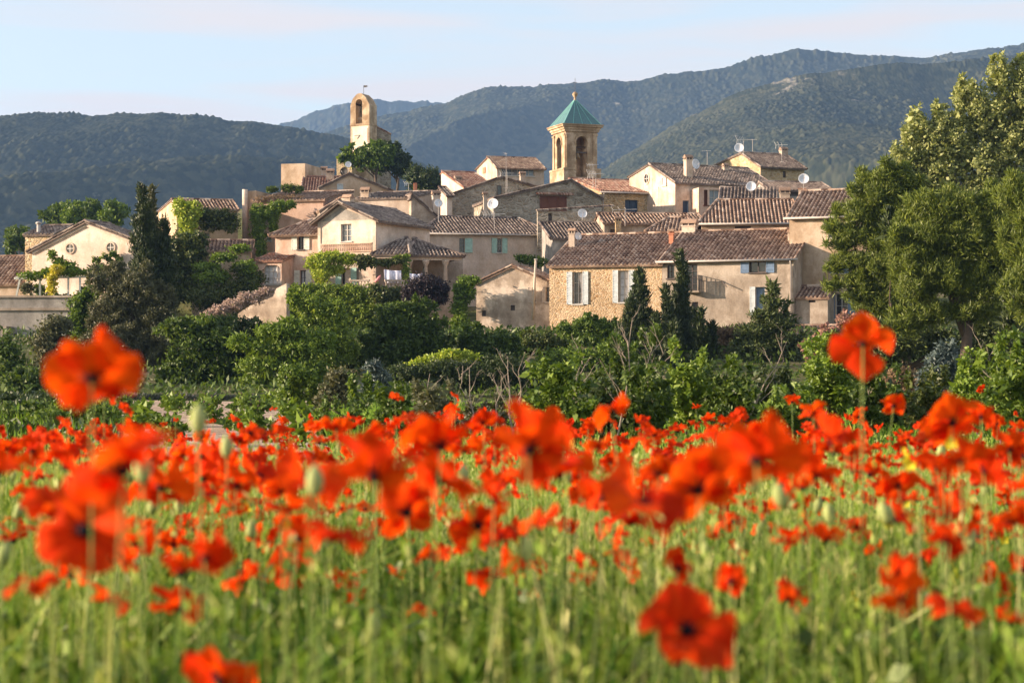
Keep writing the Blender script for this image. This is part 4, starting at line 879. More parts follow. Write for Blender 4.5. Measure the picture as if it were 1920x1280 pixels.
for fi, f in enumerate((F_, Lf)):
    for t0, t1 in ((.03, .42), (L_ - .42, L_ - .03)):
        m = MB(); p, q = f(t0, .09, 0), f(t1, .001, 0); m.box(min(p[0], q[0]), max(p[0], q[0]), min(p[1], q[1]), max(p[1], q[1]), z0, E_ - .35); p, q = f(t0 - .06, .15, 0), f(t1 + .06, .001, 0); m.box(min(p[0], q[0]), max(p[0], q[0]), min(p[1], q[1]), max(p[1], q[1]), E_ - .349, E_ - .15)
        bt.part(m, 'pilaster', MT['ashlar'])
    m = MB(); xc = (a + b) / 2; r = (b - a) / 2; n = 14
    for i in range(n):
        A1, A2 = math.pi * i / n, math.pi * (i + 1) / n
        P = [(xc - math.cos(A1) * r, A1, r), (xc - math.cos(A2) * r, A2, r)]
        c = [(xc - math.cos(t) * q, ztop - r + math.sin(t) * q) for t, q in ((A1, r * 1.02), (A2, r * 1.02), (A2, r * 1.28), (A1, r * 1.28))]
        m.poly([f(x, .07, z) for x, z in c]); m.poly([f(c[3][0], .07, c[3][1]), f(c[2][0], .07, c[2][1]), f(c[2][0], 0, c[2][1]), f(c[3][0], 0, c[3][1])])
    for x in (a - .14, b + .0): p, q = f(x, .08, 0), f(x + .14, .001, 0); m.box(min(p[0], q[0]), max(p[0], q[0]), min(p[1], q[1]), max(p[1], q[1]), ztop - r - .18, ztop - r)
    bt.part(m, 'arch_moulding', MT['ashlar'])
m = MB(); k = 0
for (o, za, zc) in ((.16, E_ + .001, E_ + .2), (.26, E_ + .2, E_ + .42), (.42, E_ + .42, E_ + .6), (.5, E_ + .6, E_ + .68)): m.box(-o, L_ + o, -o, D_ + o, za, zc)
bt.part(m, 'cornice', MT['ashlar'])
m = MB(); m.box(-.28, L_ + .28, -.28, D_ + .28, zb_, z0); m.box(-.18, L_ + .18, -.18, D_ + .18, z0, z0 + .25)
bt.part(m, 'plinth', MT['ashlar']) if False else None
m = MB()
for (x0_, x1_, y0_, y1_) in ((-.28, a - .1, -.28, -.001), (b + .1, L_ + .28, -.28, -.001), (-.28, -.001, 0, D_ + .2)): m.box(x0_, x1_, y0_, y1_, zb_, z0 + .2); m.box(x0_ - .06, x1_ + .0, y0_ - .06, y1_, z0 + .2, z0 + .36)
bt.part(m, 'plinth', MT['ashlar'])
za = E_ + .68; zpk = bt.z(1079, 186, D_ / 2); o = .3; ap = Vector((L_ / 2, D_ / 2, zpk)); m = MB()
cs = [Vector((-o, -o, za)), Vector((L_ + o, -o, za)), Vector((L_ + o, D_ + o, za)), Vector((-o, D_ + o, za))]
for i in range(4): m.poly([cs[i], cs[(i + 1) % 4], ap])
cr = bt.part(m, 'copper_roof', MT['copper']); m = MB()
for i in range(4):
    for k in range(4):
        t = k / 4; s_ = cs[i].lerp(cs[(i + 1) % 4], t); q = ap if k == 0 else s_.lerp(ap, 1.0); m.tube([s_, s_.lerp(ap, .97)], .045 if k == 0 else .03, 5)
m.obj('standing_seam', MT['lead'], cr, off=(0, 0, bt.zb))
m = MB(); m.lathe([(.16, zpk - .25), (.11, zpk), (.1, zpk + .15), (.24, zpk + .35), (.26, zpk + .48), (.17, zpk + .62), (.03, zpk + .7)], c=(L_ / 2, D_ / 2, 0), n=14); bt.part(m, 'finial', MT['ashlar'], True)
m = MB(); m.tube([(L_ / 2, D_ / 2, zpk + .6), (L_ / 2, D_ / 2, zpk + 2.0)], .02, 5); m.box(L_ / 2 - .22, L_ / 2 + .22, D_ / 2 - .015, D_ / 2 + .015, zpk + 1.55, zpk + 1.59); bt.part(m, 'cross', MT['iron'])
m = MB(); zc = zsill + (ztop - zsill) * .5; m.box(a - .02, b + .02, th * .4, th * .4 + .2, zc, zc + .14); m.box(.45, L_ - .45, L_ * .5 - .1, L_ * .5 + .1, zc + .6, zc + .8); bt.part(m, 'bell_beam', MT['framed'])
m = MB(); zz = zc + .58; m.lathe([(.5, zz - .95), (.46, zz - .85), (.34, zz - .5), (.3, zz - .2), (.16, zz - .03), (.05, zz)], c=(L_ / 2, L_ / 2, 0), n=18); bt.part(m, 'bell', MT['bell'], True)
# dishes and aerials
dish(925, 383, 10.5, 149, 'white satellite dish with a bright rim above the wide green-shuttered house', (-.3, -1, .3), down=1.2)
dish(822, 381.5, 8, 153, 'pale satellite dish on a bent mast above the porch roof', (.25, -1, .3), down=1.6)
dish(646, 322, 8.5, 171, 'black satellite dish on the ochre gable behind the villa', (-.5, -1, .1), 'dishk')
dish(653, 309, 6, 176, 'small bluish satellite dish just above the black dish', (.1, -1, .3))
dish(1092, 401, 9, 149.5, 'white satellite dish on the ruin wall below the red-tiled house', (.1, -1, .3), down=.5)
dish(1083, 443, 7.5, 131, 'shaded grey satellite dish on the left chimney of the rubble house', (.6, -1, .1), down=.6)
dish(1303, 308, 9.5, 161.5, 'white satellite dish seen edge-on behind the tall cream chimney', (.75, -1, .1), down=.6)
dish(1386, 278, 9, 181, 'white satellite dish at the peak of the golden stone gable', (-.1, -1, .25), down=1.0)
dish(1408.5, 350, 9.5, 147, 'white satellite dish above the striped brown roof', (-.1, -1, .25), down=.8)
dish(1507, 336, 10, 139, 'large white satellite dish on a mast at the right chimney', (-.1, -1, .25), down=1.6)
antenna(1394, 262, 183, 1.6, 1.2, 'rake-shaped television antenna above the peak of the golden stone gable', 10, 5, .9)
antenna(1411, 262, 186, 1.4, .8, 'thin T-shaped antenna right of the rake-shaped one on the golden stone house', 0, 2, .1)
antenna(1466, 272, 183, 1.3, 1.1, 'television antenna by the chimney of the golden stone house', 5, 3, .7)
antenna(1117, 326, 162, 1.0, 1.2, 'television antenna in front of the foot of the bell tower', 5, 6, .8)
antenna(1112, 309, 163, 1.6, .9, 'slim antenna right of the bell tower arch', 5, 3, .25)
antenna(949, 288, 169, 4.5, .2, 'very tall bare antenna mast on the grey stone gable', 0, 2, .2)
antenna(951, 325, 168.5, 1.0, 1.1, 'television antenna low on the ridge of the grey stone gable', 10, 4, .7)
antenna(1172, 393, 145, .9, 1.8, 'long-boomed television antenna in front of the navy blue shutters', 12, 3, .5)
antenna(927, 402, 148, .8, 1.6, 'lattice television antenna below the bright-rimmed dish', 5, 5, .6)
antenna(1326, 283, 176, 1.8, .7, 'small weathered antenna on a thin mast left of the golden stone gable', 10, 2, .1)
antenna(766, 345, 168, .9, .6, 'tiny Y-shaped antenna on the falling ochre roof', 20, 3, .5)
ch = B('chimney_stack', 'small round chimney stack standing on the ochre roof slope right of the dark trees', 776, 169.5, 782, 6, .35, 'terra', None, (779, 343), None, typ='flat', cat='chimney', zb=g1(-8, 169) + 6); ch.build()
c9 = B('chimney_stack', 'twin-topped cream chimney with a dish mast beside the right-hand roof', 1497, 140, 1510, -10, .5, 'cream', None, (1503, 355), None, typ='flat', cat='chimney', zb=8); c9.build()
m = MB(); m.box(-.05, c9.L + .05, -.05, .55, c9.E + .001, c9.E + .08); c9.part(m, 'cap', MT['tred'])
# laundry and parasol on the terrace
def sheet(px0, px1, y0, y1, d, label, sk=0):
    m = MB(); n = 12; P = []
    for i in range(n + 1):
        t = i / n; a = pos(px0 + (px1 - px0) * t, y0 + sk * t + 1.2 * math.sin(t * 3.1), d + .06 * math.sin(t * 14)); b = pos(px0 + (px1 - px0) * t + 1, y1 + sk * t * .3, d + .1 * math.sin(t * 14 + .5)); P.append((a, b))
    for i in range(n): m.poly([P[i][0], P[i + 1][0], P[i + 1][1], P[i][1]])
    o = m.mesh('laundry_sheet', MT['sheet'], True, off=tuple(P[0][1])); q = link('laundry_sheet', o, (), None, tuple(P[0][1])); sm = q.modifiers.new('t', 'SOLIDIFY'); sm.thickness = .01; tag(q, label, 'laundry', 'laundry on the villa terrace')
sheet(720, 752, 505, 530, 135.2, 'large white sheet hung to dry between the pergola and the vine-covered column', 2)
sheet(768, 792, 512, 528, 136.0, 'second smaller pale sheet hung right of the vine-covered column', 1)
pa = empty('parasol', pos(704, 533, 135.3)); tag(pa, 'folded pinkish parasol leaning behind the terrace balustrade', 'parasol')
m = MB(); m.tube([(0, 0, 0), (.3, 0, .55)], [.02, .02], 6); m.obj('shaft', MT['zinc'], pa); m = MB(); m.tube([(-.05, 0, .1), (.1, 0, .25), (.28, 0, .5), (.36, 0, .64)], [.05, .13, .08, .02], 8); m.obj('canopy', MT['rosef'], pa, smooth=True)
# pergola at the left
pg = empty('pergola', pos(30, 560, 118.5)); tag(pg, 'white-beamed pergola roofed with vines on the left terrace', 'pergola')
o_ = pos(30, 560, 118.5)
for x0, y0, x1, y1, d1 in ((28, 522, 200, 518, 0), (28, 522, 60, 512, 3), (120, 520, 130, 508, 3)):
    m = MB(); m.obox(pos(x0, y0, 118.5) - o_, pos(x1, y1, 118.5 + d1) - o_, .1, .12); m.obj('beam', MT['shl'], pg)
for x in (30, 75, 128, 150):
    m = MB(); m.obox(pos(x, 559, 118.5) - o_, pos(x + (8 if x == 30 else 0), 521, 118.5) - o_, .1, .1); m.obj('post', MT['shl'], pg)
# ---------------- vegetation of the village and the middle ground ----------------
P_ = plant
# skyline and village trees
for i, (x0, x1, y0, y1, d, mt, lb) in enumerate([(75, 135, 384, 425, 215, 'mid', 'rounded green tree behind the stone annex on the far left skyline'), (112, 168, 376, 425, 210, 'bright', 'second leafy tree along the skyline above the pediment house'),
        (150, 200, 372, 425, 212, 'mid', 'leafy green tree above the peak of the pediment house'), (188, 245, 374, 428, 208, 'bright', 'leafy green tree just left of the tall cypress on the skyline'), (6, 62, 412, 490, 205, 'mid', 'green tree at the far left edge in front of the hill')]):
    P_('broadleaf_tree', lb, 'tree', d, tree_crown(x0, x1, y0, y1, 6, 40 + i, 3), mt, 'leaf', trunk=(x0 + x1) / 2, group='trees on the left skyline', scale=2.0, lim=3, clump=1.7)
P_('broadleaf_tree', 'yellow-green tree growing against the foot of the clock tower', 'tree', 228, fringe([(700, 298, 34, 26), (720, 288, 22, 20), (676, 300, 22, 20), (655, 296, 16, 18), (710, 275, 12, 10)], 5, 42), 'bright', 'leaf', trunk=705, scale=1.8, clump=1.6)
P_('broadleaf_tree', 'dark evergreen tree right of the clock tower', 'tree', 230, fringe([(740, 303, 28, 25), (725, 284, 13, 14), (755, 318, 18, 16), (712, 310, 14, 18)], 5, 38), 'dark', 'leaf', trunk=745, scale=1.8, clump=1.5)
P_('broadleaf_tree', 'very dark clump of trees between the ochre house and the cream gable', 'tree', 215, [(795, 342, 32, 27), (778, 330, 18, 16), (815, 345, 20, 24), (800, 365, 40, 14)], 'dark', 'leaf', trunk=800, scale=1.8, clump=1.5)
cyp(266, 44, 362, 560, 113, 'tall broad cypress right of the pediment house'); cyp(304, 44, 425, 560, 114, 'shorter dark cypress just right of the tallest one on the left')
cyp(284, 20, 352, 500, 115, 'thin grey-green cypress tip behind the tall broad cypress', mat='olive')
# left: vines and big olive bush
P_('vine', 'bright yellow-green vine spilling over the end of the gold stone house', 'vine', 150, [(345, 395, 20, 20), (352, 425, 18, 22), (335, 385, 10, 12), (365, 400, 12, 24)], 'lime', 'ivy', hang=True, scale=1.3)
P_('vine', 'dark brownish-green vine covering the upper wall of the gold stone house', 'vine', 151, [(385, 410, 26, 22, 0, .5), (415, 412, 24, 20, 0, .5), (433, 418, 14, 20, 0, .5)], 'ivyd', 'ivy', hang=True, scale=1.2)
P_('vine', 'lush green creeper falling down the bank under the gold stone house', 'vine', 140, [(340, 460, 26, 30), (325, 500, 34, 34), (360, 490, 34, 30), (345, 540, 44, 32), (372, 455, 18, 20)], 'ivyd', 'ivy', scale=1.3)
P_('vine', 'green vine draped along the roof of the terracotta garden building', 'vine', 138, [(388, 500, 26, 8), (420, 482, 28, 8), (450, 466, 24, 7), (400, 520, 40, 14)], 'ivy', 'ivy', hang=True)
P_('shrub', 'dense green hedge shrub on the slope below the terracotta garden building', 'shrub', 137.6, [(400, 560, 46, 24), (440, 545, 34, 20), (470, 525, 26, 20), (450, 505, 22, 10), (425, 590, 40, 26)], 'ivyd', 'leaf')
P_('vine', 'green climber column left of the arched window', 'vine', 137.5, [(470, 505, 12, 18), (476, 530, 9, 16), (455, 500, 18, 9)], 'ivy', 'ivy', hang=True)
P_('vine', 'thick green climber hanging on the pink wall left of the villa', 'vine', 154, [(484, 405, 16, 26, 0, .5), (486, 440, 15, 26, 0, .5), (490, 468, 10, 14, 0, .5), (508, 400, 16, 20, 0, .5), (524, 388, 18, 12, 0, .5), (512, 425, 8, 16, 0, .5), (542, 384, 14, 7, 0, .4)], 'ivy', 'ivy', hang=True, cover=1.3)
P_('roof_plant', 'row of potted roof shrubs on the terrace of the pink house', 'shrub', 160, [(510, 356, 12, 6), (540, 353, 14, 8), (560, 356, 10, 7)], 'mid', 'small', hang=True)
P_('vine', 'bare straggly vine along the eave of the pink house', 'vine', 155.5, [(490, 372, 20, 5), (520, 370, 30, 5), (552, 368, 20, 4)], 'dry', 'hang', hang=True, cover=.5)
P_('shrub', 'pale pink flowering shrub spilling over the slanted garden wall', 'shrub', 129.5, [(470, 560, 26, 12), (440, 572, 24, 12), (415, 585, 22, 12), (395, 592, 16, 12), (500, 548, 16, 8)], 'blossom', 'small', hang=True)
P_('shrub', 'dark rounded shrub under the pink blossom', 'shrub', 127, [(420, 610, 28, 18), (400, 630, 20, 20)], 'mid', 'leaf')
P_('olive_tree', 'large grey-green olive bush filling the lower left of the village', 'tree', 100, fringe([(250, 545, 46, 42), (215, 580, 44, 40), (285, 590, 44, 50), (240, 640, 60, 50), (300, 650, 40, 60), (200, 640, 36, 40), (260, 700, 66, 40), (190, 530, 22, 24)], 4, 27), 'olive', 'fine', trunk=255, cover=.9)
P_('broadleaf_tree', 'bright green sapling against the grey terrace wall', 'tree', 103, fringe([(150, 580, 22, 30), (140, 610, 22, 24), (165, 560, 16, 20), (160, 630, 26, 20)], 4, 28), 'bright', 'leaf', trunk=155)
P_('shrub', 'grey-green rounded shrub left of the bright sapling', 'shrub', 98, [(105, 615, 30, 22), (90, 645, 34, 24), (120, 665, 34, 26), (100, 700, 44, 30)], 'olive', 'leaf')
P_('shrub', 'dark green shrub at the left edge', 'shrub', 92, [(10, 660, 26, 26), (22, 690, 26, 26), (8, 720, 30, 30)], 'mid', 'leaf')
P_('shrub', 'pale leafy bush above the dark wall on the left', 'shrub', 84, [(50, 720, 40, 32), (90, 735, 30, 26), (30, 745, 34, 20), (120, 740, 30, 24)], 'mid', 'leaf')
P_('shrub', 'low leafy plants behind the nearest left poppies', 'shrub', 40, [(80, 800, 40, 26), (130, 785, 40, 26), (180, 790, 40, 28), (40, 820, 40, 24), (210, 815, 34, 22)], 'bright', 'leaf', scale=.55, clump=.6)
P_('shrub', 'mixed green undergrowth at the left end of the vineyard', 'shrub', 62, [(150, 770, 50, 18), (90, 775, 50, 20), (210, 765, 40, 16), (20, 780, 50, 16)], 'ivy', 'leaf', scale=.7, clump=.7)
lw = B('stone_wall', 'low dark stone wall at the left edge behind the vineyard', -60, 66, 60, -4, .4, 'stone', None, (30, 772), None, typ='flat', cat='wall'); lw.build()
# pergola vines
P_('vine', 'leafy vine covering the white pergola beams', 'vine', 118.5, [(60, 517, 26, 7), (95, 512, 24, 6), (140, 510, 34, 6), (185, 507, 24, 6), (110, 490, 12, 8), (98, 478, 8, 10), (130, 500, 14, 8)], 'ivy', 'ivy', hang=True)
P_('vine', 'golden yellow climber hanging at the front of the pergola', 'vine', 117.8, [(106, 505, 12, 8), (98, 520, 12, 8), (96, 538, 8, 16)], 'yellow', 'ivy', hang=True)
for k, px in enumerate((184, 203, 217)):
    P_('vine', 'thin vine shoot climbing the pediment wall', 'vine', 121.3, [(px, 492 - k * 6, 3, 9), (px + 8, 500 - k * 6, 5, 6), (px - 6, 486 - k * 5, 4, 5)], 'bright', 'ivy', hang=True, group='shoots climbing the pediment wall')
P_('shrub', 'pale potted shrub standing on the left terrace', 'shrub', 118.4, [(50, 542, 10, 11)], 'olive', 'leaf', hang=True); P_('shrub', 'dark potted shrubs in the shade of the pergola', 'shrub', 119.4, [(75, 545, 16, 9), (170, 548, 22, 8), (110, 558, 40, 4)], 'mid', 'leaf', hang=True)
# villa: pergola vine, ivy wall
P_('vine', 'brilliant yellow-green vine arching over the villa door', 'vine', 136.5, [(600, 492, 26, 18), (622, 482, 22, 12), (650, 486, 22, 12), (604, 515, 20, 18), (632, 505, 14, 10)], 'lime', 'ivy', hang=True, cover=1.2)
P_('vine', 'darker vine running along under the balustrade to the porch', 'vine', 136.2, [(682, 486, 20, 8), (700, 492, 16, 8), (722, 492, 18, 6), (745, 488, 16, 6), (680, 500, 10, 6)], 'ivyd', 'ivy', hang=True)
P_('vine', 'green creeper wrapped round the porch corner column', 'vine', 136.4, [(761, 490, 7, 14), (761, 512, 7, 16), (762, 530, 8, 10), (750, 484, 12, 6)], 'ivy', 'ivy', hang=True)
iv = []
for i in range(13):
    for k, (x, y) in enumerate(((541 + i * 13, 552 + (i % 3) * 3), (543 + i * 13, 585 + (i % 2) * 5), (545 + i * 12.5, 615))): iv.append((x, y, 12, 20, -.083 * i - .08 * k, .35))
iv += [(640, 542, 40, 8, -.6, .3), (592, 540, 40, 8, -.3, .3)]
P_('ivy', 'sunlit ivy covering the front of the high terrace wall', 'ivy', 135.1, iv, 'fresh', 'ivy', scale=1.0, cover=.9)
iv = [(712 + i * 12, y, 11, 18, i * .12, .35) for i in range(7) for y in (556, 580, 604)] + [(700, 545, 9, 16, .2, .3), (740, 548, 36, 7, .3, .3)]
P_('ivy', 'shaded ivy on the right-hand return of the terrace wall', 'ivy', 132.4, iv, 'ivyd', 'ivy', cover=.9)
P_('shrub', 'dark purple-leaved shrub beneath the porch columns', 'shrub', 129, [(800, 535, 34, 20), (825, 545, 20, 22), (780, 550, 26, 20), (808, 560, 30, 20)], 'purple', 'small')
P_('hedge', 'green arching hedge climbing left of the small gabled house', 'hedge', 129.0, [(872, 530, 16, 12), (888, 525, 12, 7), (862, 550, 14, 18), (860, 580, 15, 22), (864, 610, 20, 24), (880, 545, 10, 24)], 'ivy', 'ivy', cover=1.2)
P_('shrub', 'small light green tree behind the small gable and the rubble house', 'shrub', 142, [(990, 487, 16, 8), (1010, 492, 16, 8), (975, 484, 10, 6)], 'bright', 'leaf')
# middle row
P_('broadleaf_tree', 'rounded green tree with shining leaf clusters below the terrace', 'tree', 98, fringe([(755, 610, 48, 40), (715, 640, 40, 40), (790, 625, 46, 44), (760, 665, 70, 40), (730, 590, 26, 24), (780, 580, 34, 20), (820, 650, 26, 40), (690, 665, 28, 26)], 4, 31, .12, .25, 1.1), 'mid', 'big', trunk=760, cover=1.1)
P_('cedar_tree', 'layered pale green cedar with flat sprays left of the rounded tree', 'tree', 92, [(530, 625, 50, 16), (495, 650, 46, 14), (560, 655, 60, 16), (500, 685, 56, 16), (570, 690, 50, 16), (480, 715, 36, 10), (540, 610, 24, 12), (600, 640, 34, 18), (530, 720, 40, 12), (450, 640, 24, 12)], 'ivy', 'cedar', trunk=522, cover=1.1, tr=.13)
P_('broadleaf_tree', 'mid green feathery tree in front of the ivy-covered wall', 'tree', 97, fringe([(585, 580, 36, 30), (615, 600, 36, 36), (590, 625, 44, 36), (640, 640, 30, 30), (560, 560, 20, 16), (620, 670, 46, 30)], 4, 32), 'fresh', 'small', trunk=600, cover=.9)
P_('shrub', 'dark broad shrub mass between the olive bush and the cedar', 'shrub', 94, fringe([(370, 660, 50, 40), (400, 640, 44, 30), (350, 700, 46, 36), (410, 700, 46, 34), (440, 670, 30, 34), (330, 620, 30, 26)], 4, 29), 'mid', 'leaf')
P_('shrub', 'yellow-green shrub left of the slanted garden wall', 'shrub', 112, [(330, 610, 24, 14), (352, 622, 20, 18), (380, 604, 20, 14), (300, 640, 30, 20)], 'bright', 'leaf')
P_('shrub', 'dark thicket behind the cedar and below the ivy wall', 'shrub', 100, [(470, 620, 30, 24), (660, 690, 40, 40), (640, 720, 60, 26), (560, 730, 60, 22)], 'dark', 'leaf')
P_('ivy', 'ivy-covered post-like trunk behind the left poppies', 'ivy', 55, [(548, 720, 26, 34), (545, 760, 22, 34), (565, 790, 26, 24), (588, 730, 12, 40), (590, 780, 14, 34)], 'bright', 'leaf', scale=.55, clump=.7)
P_('shrub', 'brownish-green upright shrub next to the ivy-covered trunk', 'shrub', 54, [(635, 715, 22, 22), (625, 745, 26, 26), (650, 755, 22, 28), (612, 780, 24, 22)], 'olive', 'leaf', scale=.6, clump=.7)
P_('conifer', 'blue-grey conifer shrub in the middle of the hedge row', 'shrub', 60, [(700, 690, 16, 14), (712, 715, 22, 20), (695, 730, 18, 18), (716, 742, 22, 16)], 'bluec', 'cedar', scale=.6, clump=.6)
P_('shrub', 'slender leafy stem left of the blue-grey conifer', 'shrub', 46, [(690, 715, 6, 14), (688, 740, 7, 20), (660, 720, 6, 22), (662, 745, 7, 16)], 'bright', 'leaf', scale=.45, clump=.4)
P_('hedge', 'clipped bright green hedge sloping right under the rounded tree', 'hedge', 88, [(850, 665, 30, 9), (815, 675, 30, 9), (785, 684, 26, 8), (880, 672, 20, 12)], 'lime', 'small')
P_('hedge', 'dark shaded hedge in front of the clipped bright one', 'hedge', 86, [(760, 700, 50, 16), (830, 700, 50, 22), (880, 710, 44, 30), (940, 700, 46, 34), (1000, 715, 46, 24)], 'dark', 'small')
P_('pine_tree', 'low dark spreading trees right of the rounded tree', 'tree', 99, fringe([(880, 640, 30, 24), (920, 645, 34, 26), (950, 660, 34, 24), (900, 670, 40, 26)], 4, 30), 'mid', 'leaf', trunk=905)
P_('shrub', 'small bright bush at the foot of the small gabled house', 'shrub', 108, [(965, 645, 18, 12)], 'bright', 'small')
P_('shrub', 'olive-brown spreading shrub at the corner of the rubble house', 'shrub', 104, fringe([(1010, 640, 34, 16), (1035, 655, 30, 18), (990, 655, 26, 14)], 4, 27), 'ivyd', 'small')
P_('shrub', 'rounded dense green bush in front of the rubble house', 'shrub', 108, fringe([(1100, 612, 36, 18), (1070, 625, 26, 16), (1130, 625, 34, 18), (1155, 615, 26, 14), (1110, 645, 56, 22)], 4, 47), 'bright', 'small', cover=1.2)
P_('shrub', 'lower loose green bush under the dense one', 'shrub', 98, fringe([(1060, 670, 40, 18), (1110, 675, 44, 20), (1150, 660, 40, 24), (1030, 685, 30, 18)], 4, 28), 'ivy', 'small')
# cypresses in front of the farmhouse
G = 'dark cypresses in front of the farmhouse'
cyp(1203, 50, 522, 735, 104, 'tapering cypress furthest left in front of the pale shutters', G); cyp(1180, 43, 572, 740, 102, 'low wide cypress at the left foot of the cypress group', G)
cyp(1250, 24, 540, 730, 103, 'slim cypress between the rubble corner and the tallest cypress', G); cyp(1277, 34, 480, 735, 105, 'tallest slender cypress in front of the iron balcony', G)
cyp(1233, 40, 600, 742, 101, 'shaded cypress bulk filling the middle of the group', G); cyp(1299, 29, 588, 735, 106, 'broken-topped cypress right of the tallest one', G)
cyp(1316, 27, 586, 735, 102, 'short cypress second from the right in the group', G); cyp(1334, 22, 608, 735, 102.5, 'shortest cypress at the right end of the group', G); cyp(1265, 45, 620, 745, 99, 'dark base cypress below the tallest one', G)
P_('cedar_tree', 'dark pointed cedar in front of the blue shuttered stucco house', 'tree', 102, fringe([(1448, 545, 10, 14), (1450, 570, 24, 12), (1440, 592, 40, 12), (1462, 606, 44, 13), (1425, 622, 56, 15), (1465, 640, 50, 15), (1415, 652, 62, 16), (1470, 672, 46, 18), (1400, 682, 66, 20), (1450, 705, 60, 22), (1395, 715, 60, 22)], 2, 27), 'cedar', 'cedar', trunk=1440, cover=1.2)
P_('shrub', 'dry brown shrub between the cypresses and the cedar', 'shrub', 105, [(1360, 625, 26, 12), (1390, 620, 22, 10), (1350, 645, 20, 16)], 'dry', 'small')
P_('shrub', 'pinkish feathery smoke bush right of the little shed', 'shrub', 98, fringe([(1560, 625, 22, 14), (1545, 645, 26, 18), (1510, 650, 14, 12), (1590, 600, 18, 14), (1540, 675, 30, 18)], 4, 27), 'pinkf', 'small', cover=.8)
P_('shrub', 'loose green shrub below the pinkish bush', 'shrub', 92, fringe([(1570, 660, 26, 26), (1540, 700, 36, 24), (1590, 700, 34, 26)], 4, 35), 'bright', 'leaf')
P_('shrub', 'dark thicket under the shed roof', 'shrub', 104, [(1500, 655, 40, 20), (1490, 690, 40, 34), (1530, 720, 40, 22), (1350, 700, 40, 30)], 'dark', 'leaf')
# right hand pines and poplar
P_('pine_tree', 'broad bright green pine nearest the tall ochre house', 'pine', 88, fringe([(1665, 335, 36, 30), (1640, 365, 44, 34), (1610, 400, 40, 30), (1680, 390, 50, 44), (1600, 440, 44, 22), (1650, 445, 54, 36), (1588, 490, 36, 16), (1640, 500, 60, 30), (1610, 530, 40, 20), (1690, 460, 40, 46), (1680, 540, 60, 34), (1560, 432, 18, 12), (1650, 580, 50, 24), (1566, 505, 18, 10), (1700, 420, 40, 50), (1715, 500, 44, 50), (1690, 345, 34, 26), (1580, 460, 30, 14), (1560, 540, 20, 8), (1620, 560, 40, 14)], 5, 31), 'pine', 'pine', trunk=1700, tr=.2, cover=1.15)
P_('pine_tree', 'large spreading pine with two visible trunks at the right', 'pine', 80, fringe([(1760, 400, 56, 36), (1800, 385, 56, 30), (1850, 410, 60, 36), (1740, 450, 60, 44), (1810, 460, 70, 50), (1880, 480, 60, 50), (1770, 520, 70, 44), (1850, 540, 66, 40), (1720, 540, 44, 40), (1740, 590, 50, 26), (1830, 590, 60, 24), (1700, 610, 40, 26), (1735, 390, 36, 24), (1870, 385, 44, 30), (1880, 430, 50, 50), (1700, 480, 40, 60)], 5, 37), 'pine', 'pine', trunk=1808, tr=.24, cover=1.15)
P_('pine_tree', 'bright pine cut by the right edge of the photograph', 'pine', 74, fringe([(1905, 370, 36, 32), (1930, 400, 50, 50), (1920, 460, 50, 44), (1950, 520, 60, 50), (1910, 545, 36, 34), (1940, 590, 50, 30)], 5, 33), 'pine', 'pine', trunk=1960, tr=.2, cover=1.15)
P_('pine_tree', 'shaded thicket of low pine boughs below the two pines', 'pine', 84, [(1640, 620, 44, 24), (1700, 645, 50, 26), (1660, 665, 50, 26), (1760, 640, 36, 26), (1900, 640, 50, 30), (1860, 620, 40, 20), (1840, 665, 50, 26)], 'cedar', 'cedar', trunk=1690, tr=.15, cover=.9)
P_('cypress_tree', 'small dark cypress tip standing inside the pine', 'cypress', 84.5, [(1667, 402, 6, 10), (1667, 420, 9, 14), (1666, 440, 11, 14)], 'cypress', 'cyp', trunk=1667, lim=1, tr=.06)
P_('poplar_tree', 'tall grey-green poplar towering behind the pines at the right edge', 'poplar', 108, fringe([(1715, 245, 20, 30), (1740, 265, 40, 42), (1705, 300, 34, 34), (1700, 345, 40, 30), (1760, 290, 46, 44), (1760, 240, 26, 36), (1800, 190, 14, 40), (1790, 270, 40, 50), (1830, 220, 26, 60), (1870, 150, 20, 42), (1860, 230, 40, 60), (1905, 190, 30, 60), (1915, 140, 14, 30), (1900, 280, 46, 60), (1840, 310, 60, 50), (1760, 330, 50, 40), (1900, 350, 50, 40), (1720, 350, 36, 30), (1940, 240, 36, 80), (1830, 360, 70, 30)], 6, 31, .12, .26, 2.6), 'poplar', 'pop', trunk=1850, bark='barkp', tr=.28, lim=14, cover=.72, scale=1.05)
P_('conifer', 'blue-green juniper on the right in front of the pine trunks', 'shrub', 66, [(1775, 655, 20, 16), (1768, 680, 30, 20), (1790, 695, 30, 18), (1755, 708, 34, 18), (1745, 735, 30, 14)], 'bluec', 'cedar', scale=.65, clump=.6)
P_('hedge', 'dry brown hedge right of the tall hovering poppy', 'hedge', 74, [(1690, 705, 26, 14), (1715, 715, 30, 16), (1670, 720, 20, 12), (1740, 712, 16, 14)], 'dry', 'small', scale=.8)
P_('cypress_tree', 'narrow cypress at the far right below the pines', 'cypress', 76, [(1890, 570, 8, 30), (1893, 610, 12, 30), (1892, 640, 14, 26)], 'cypress', 'cyp', trunk=1892, lim=1, tr=.06)
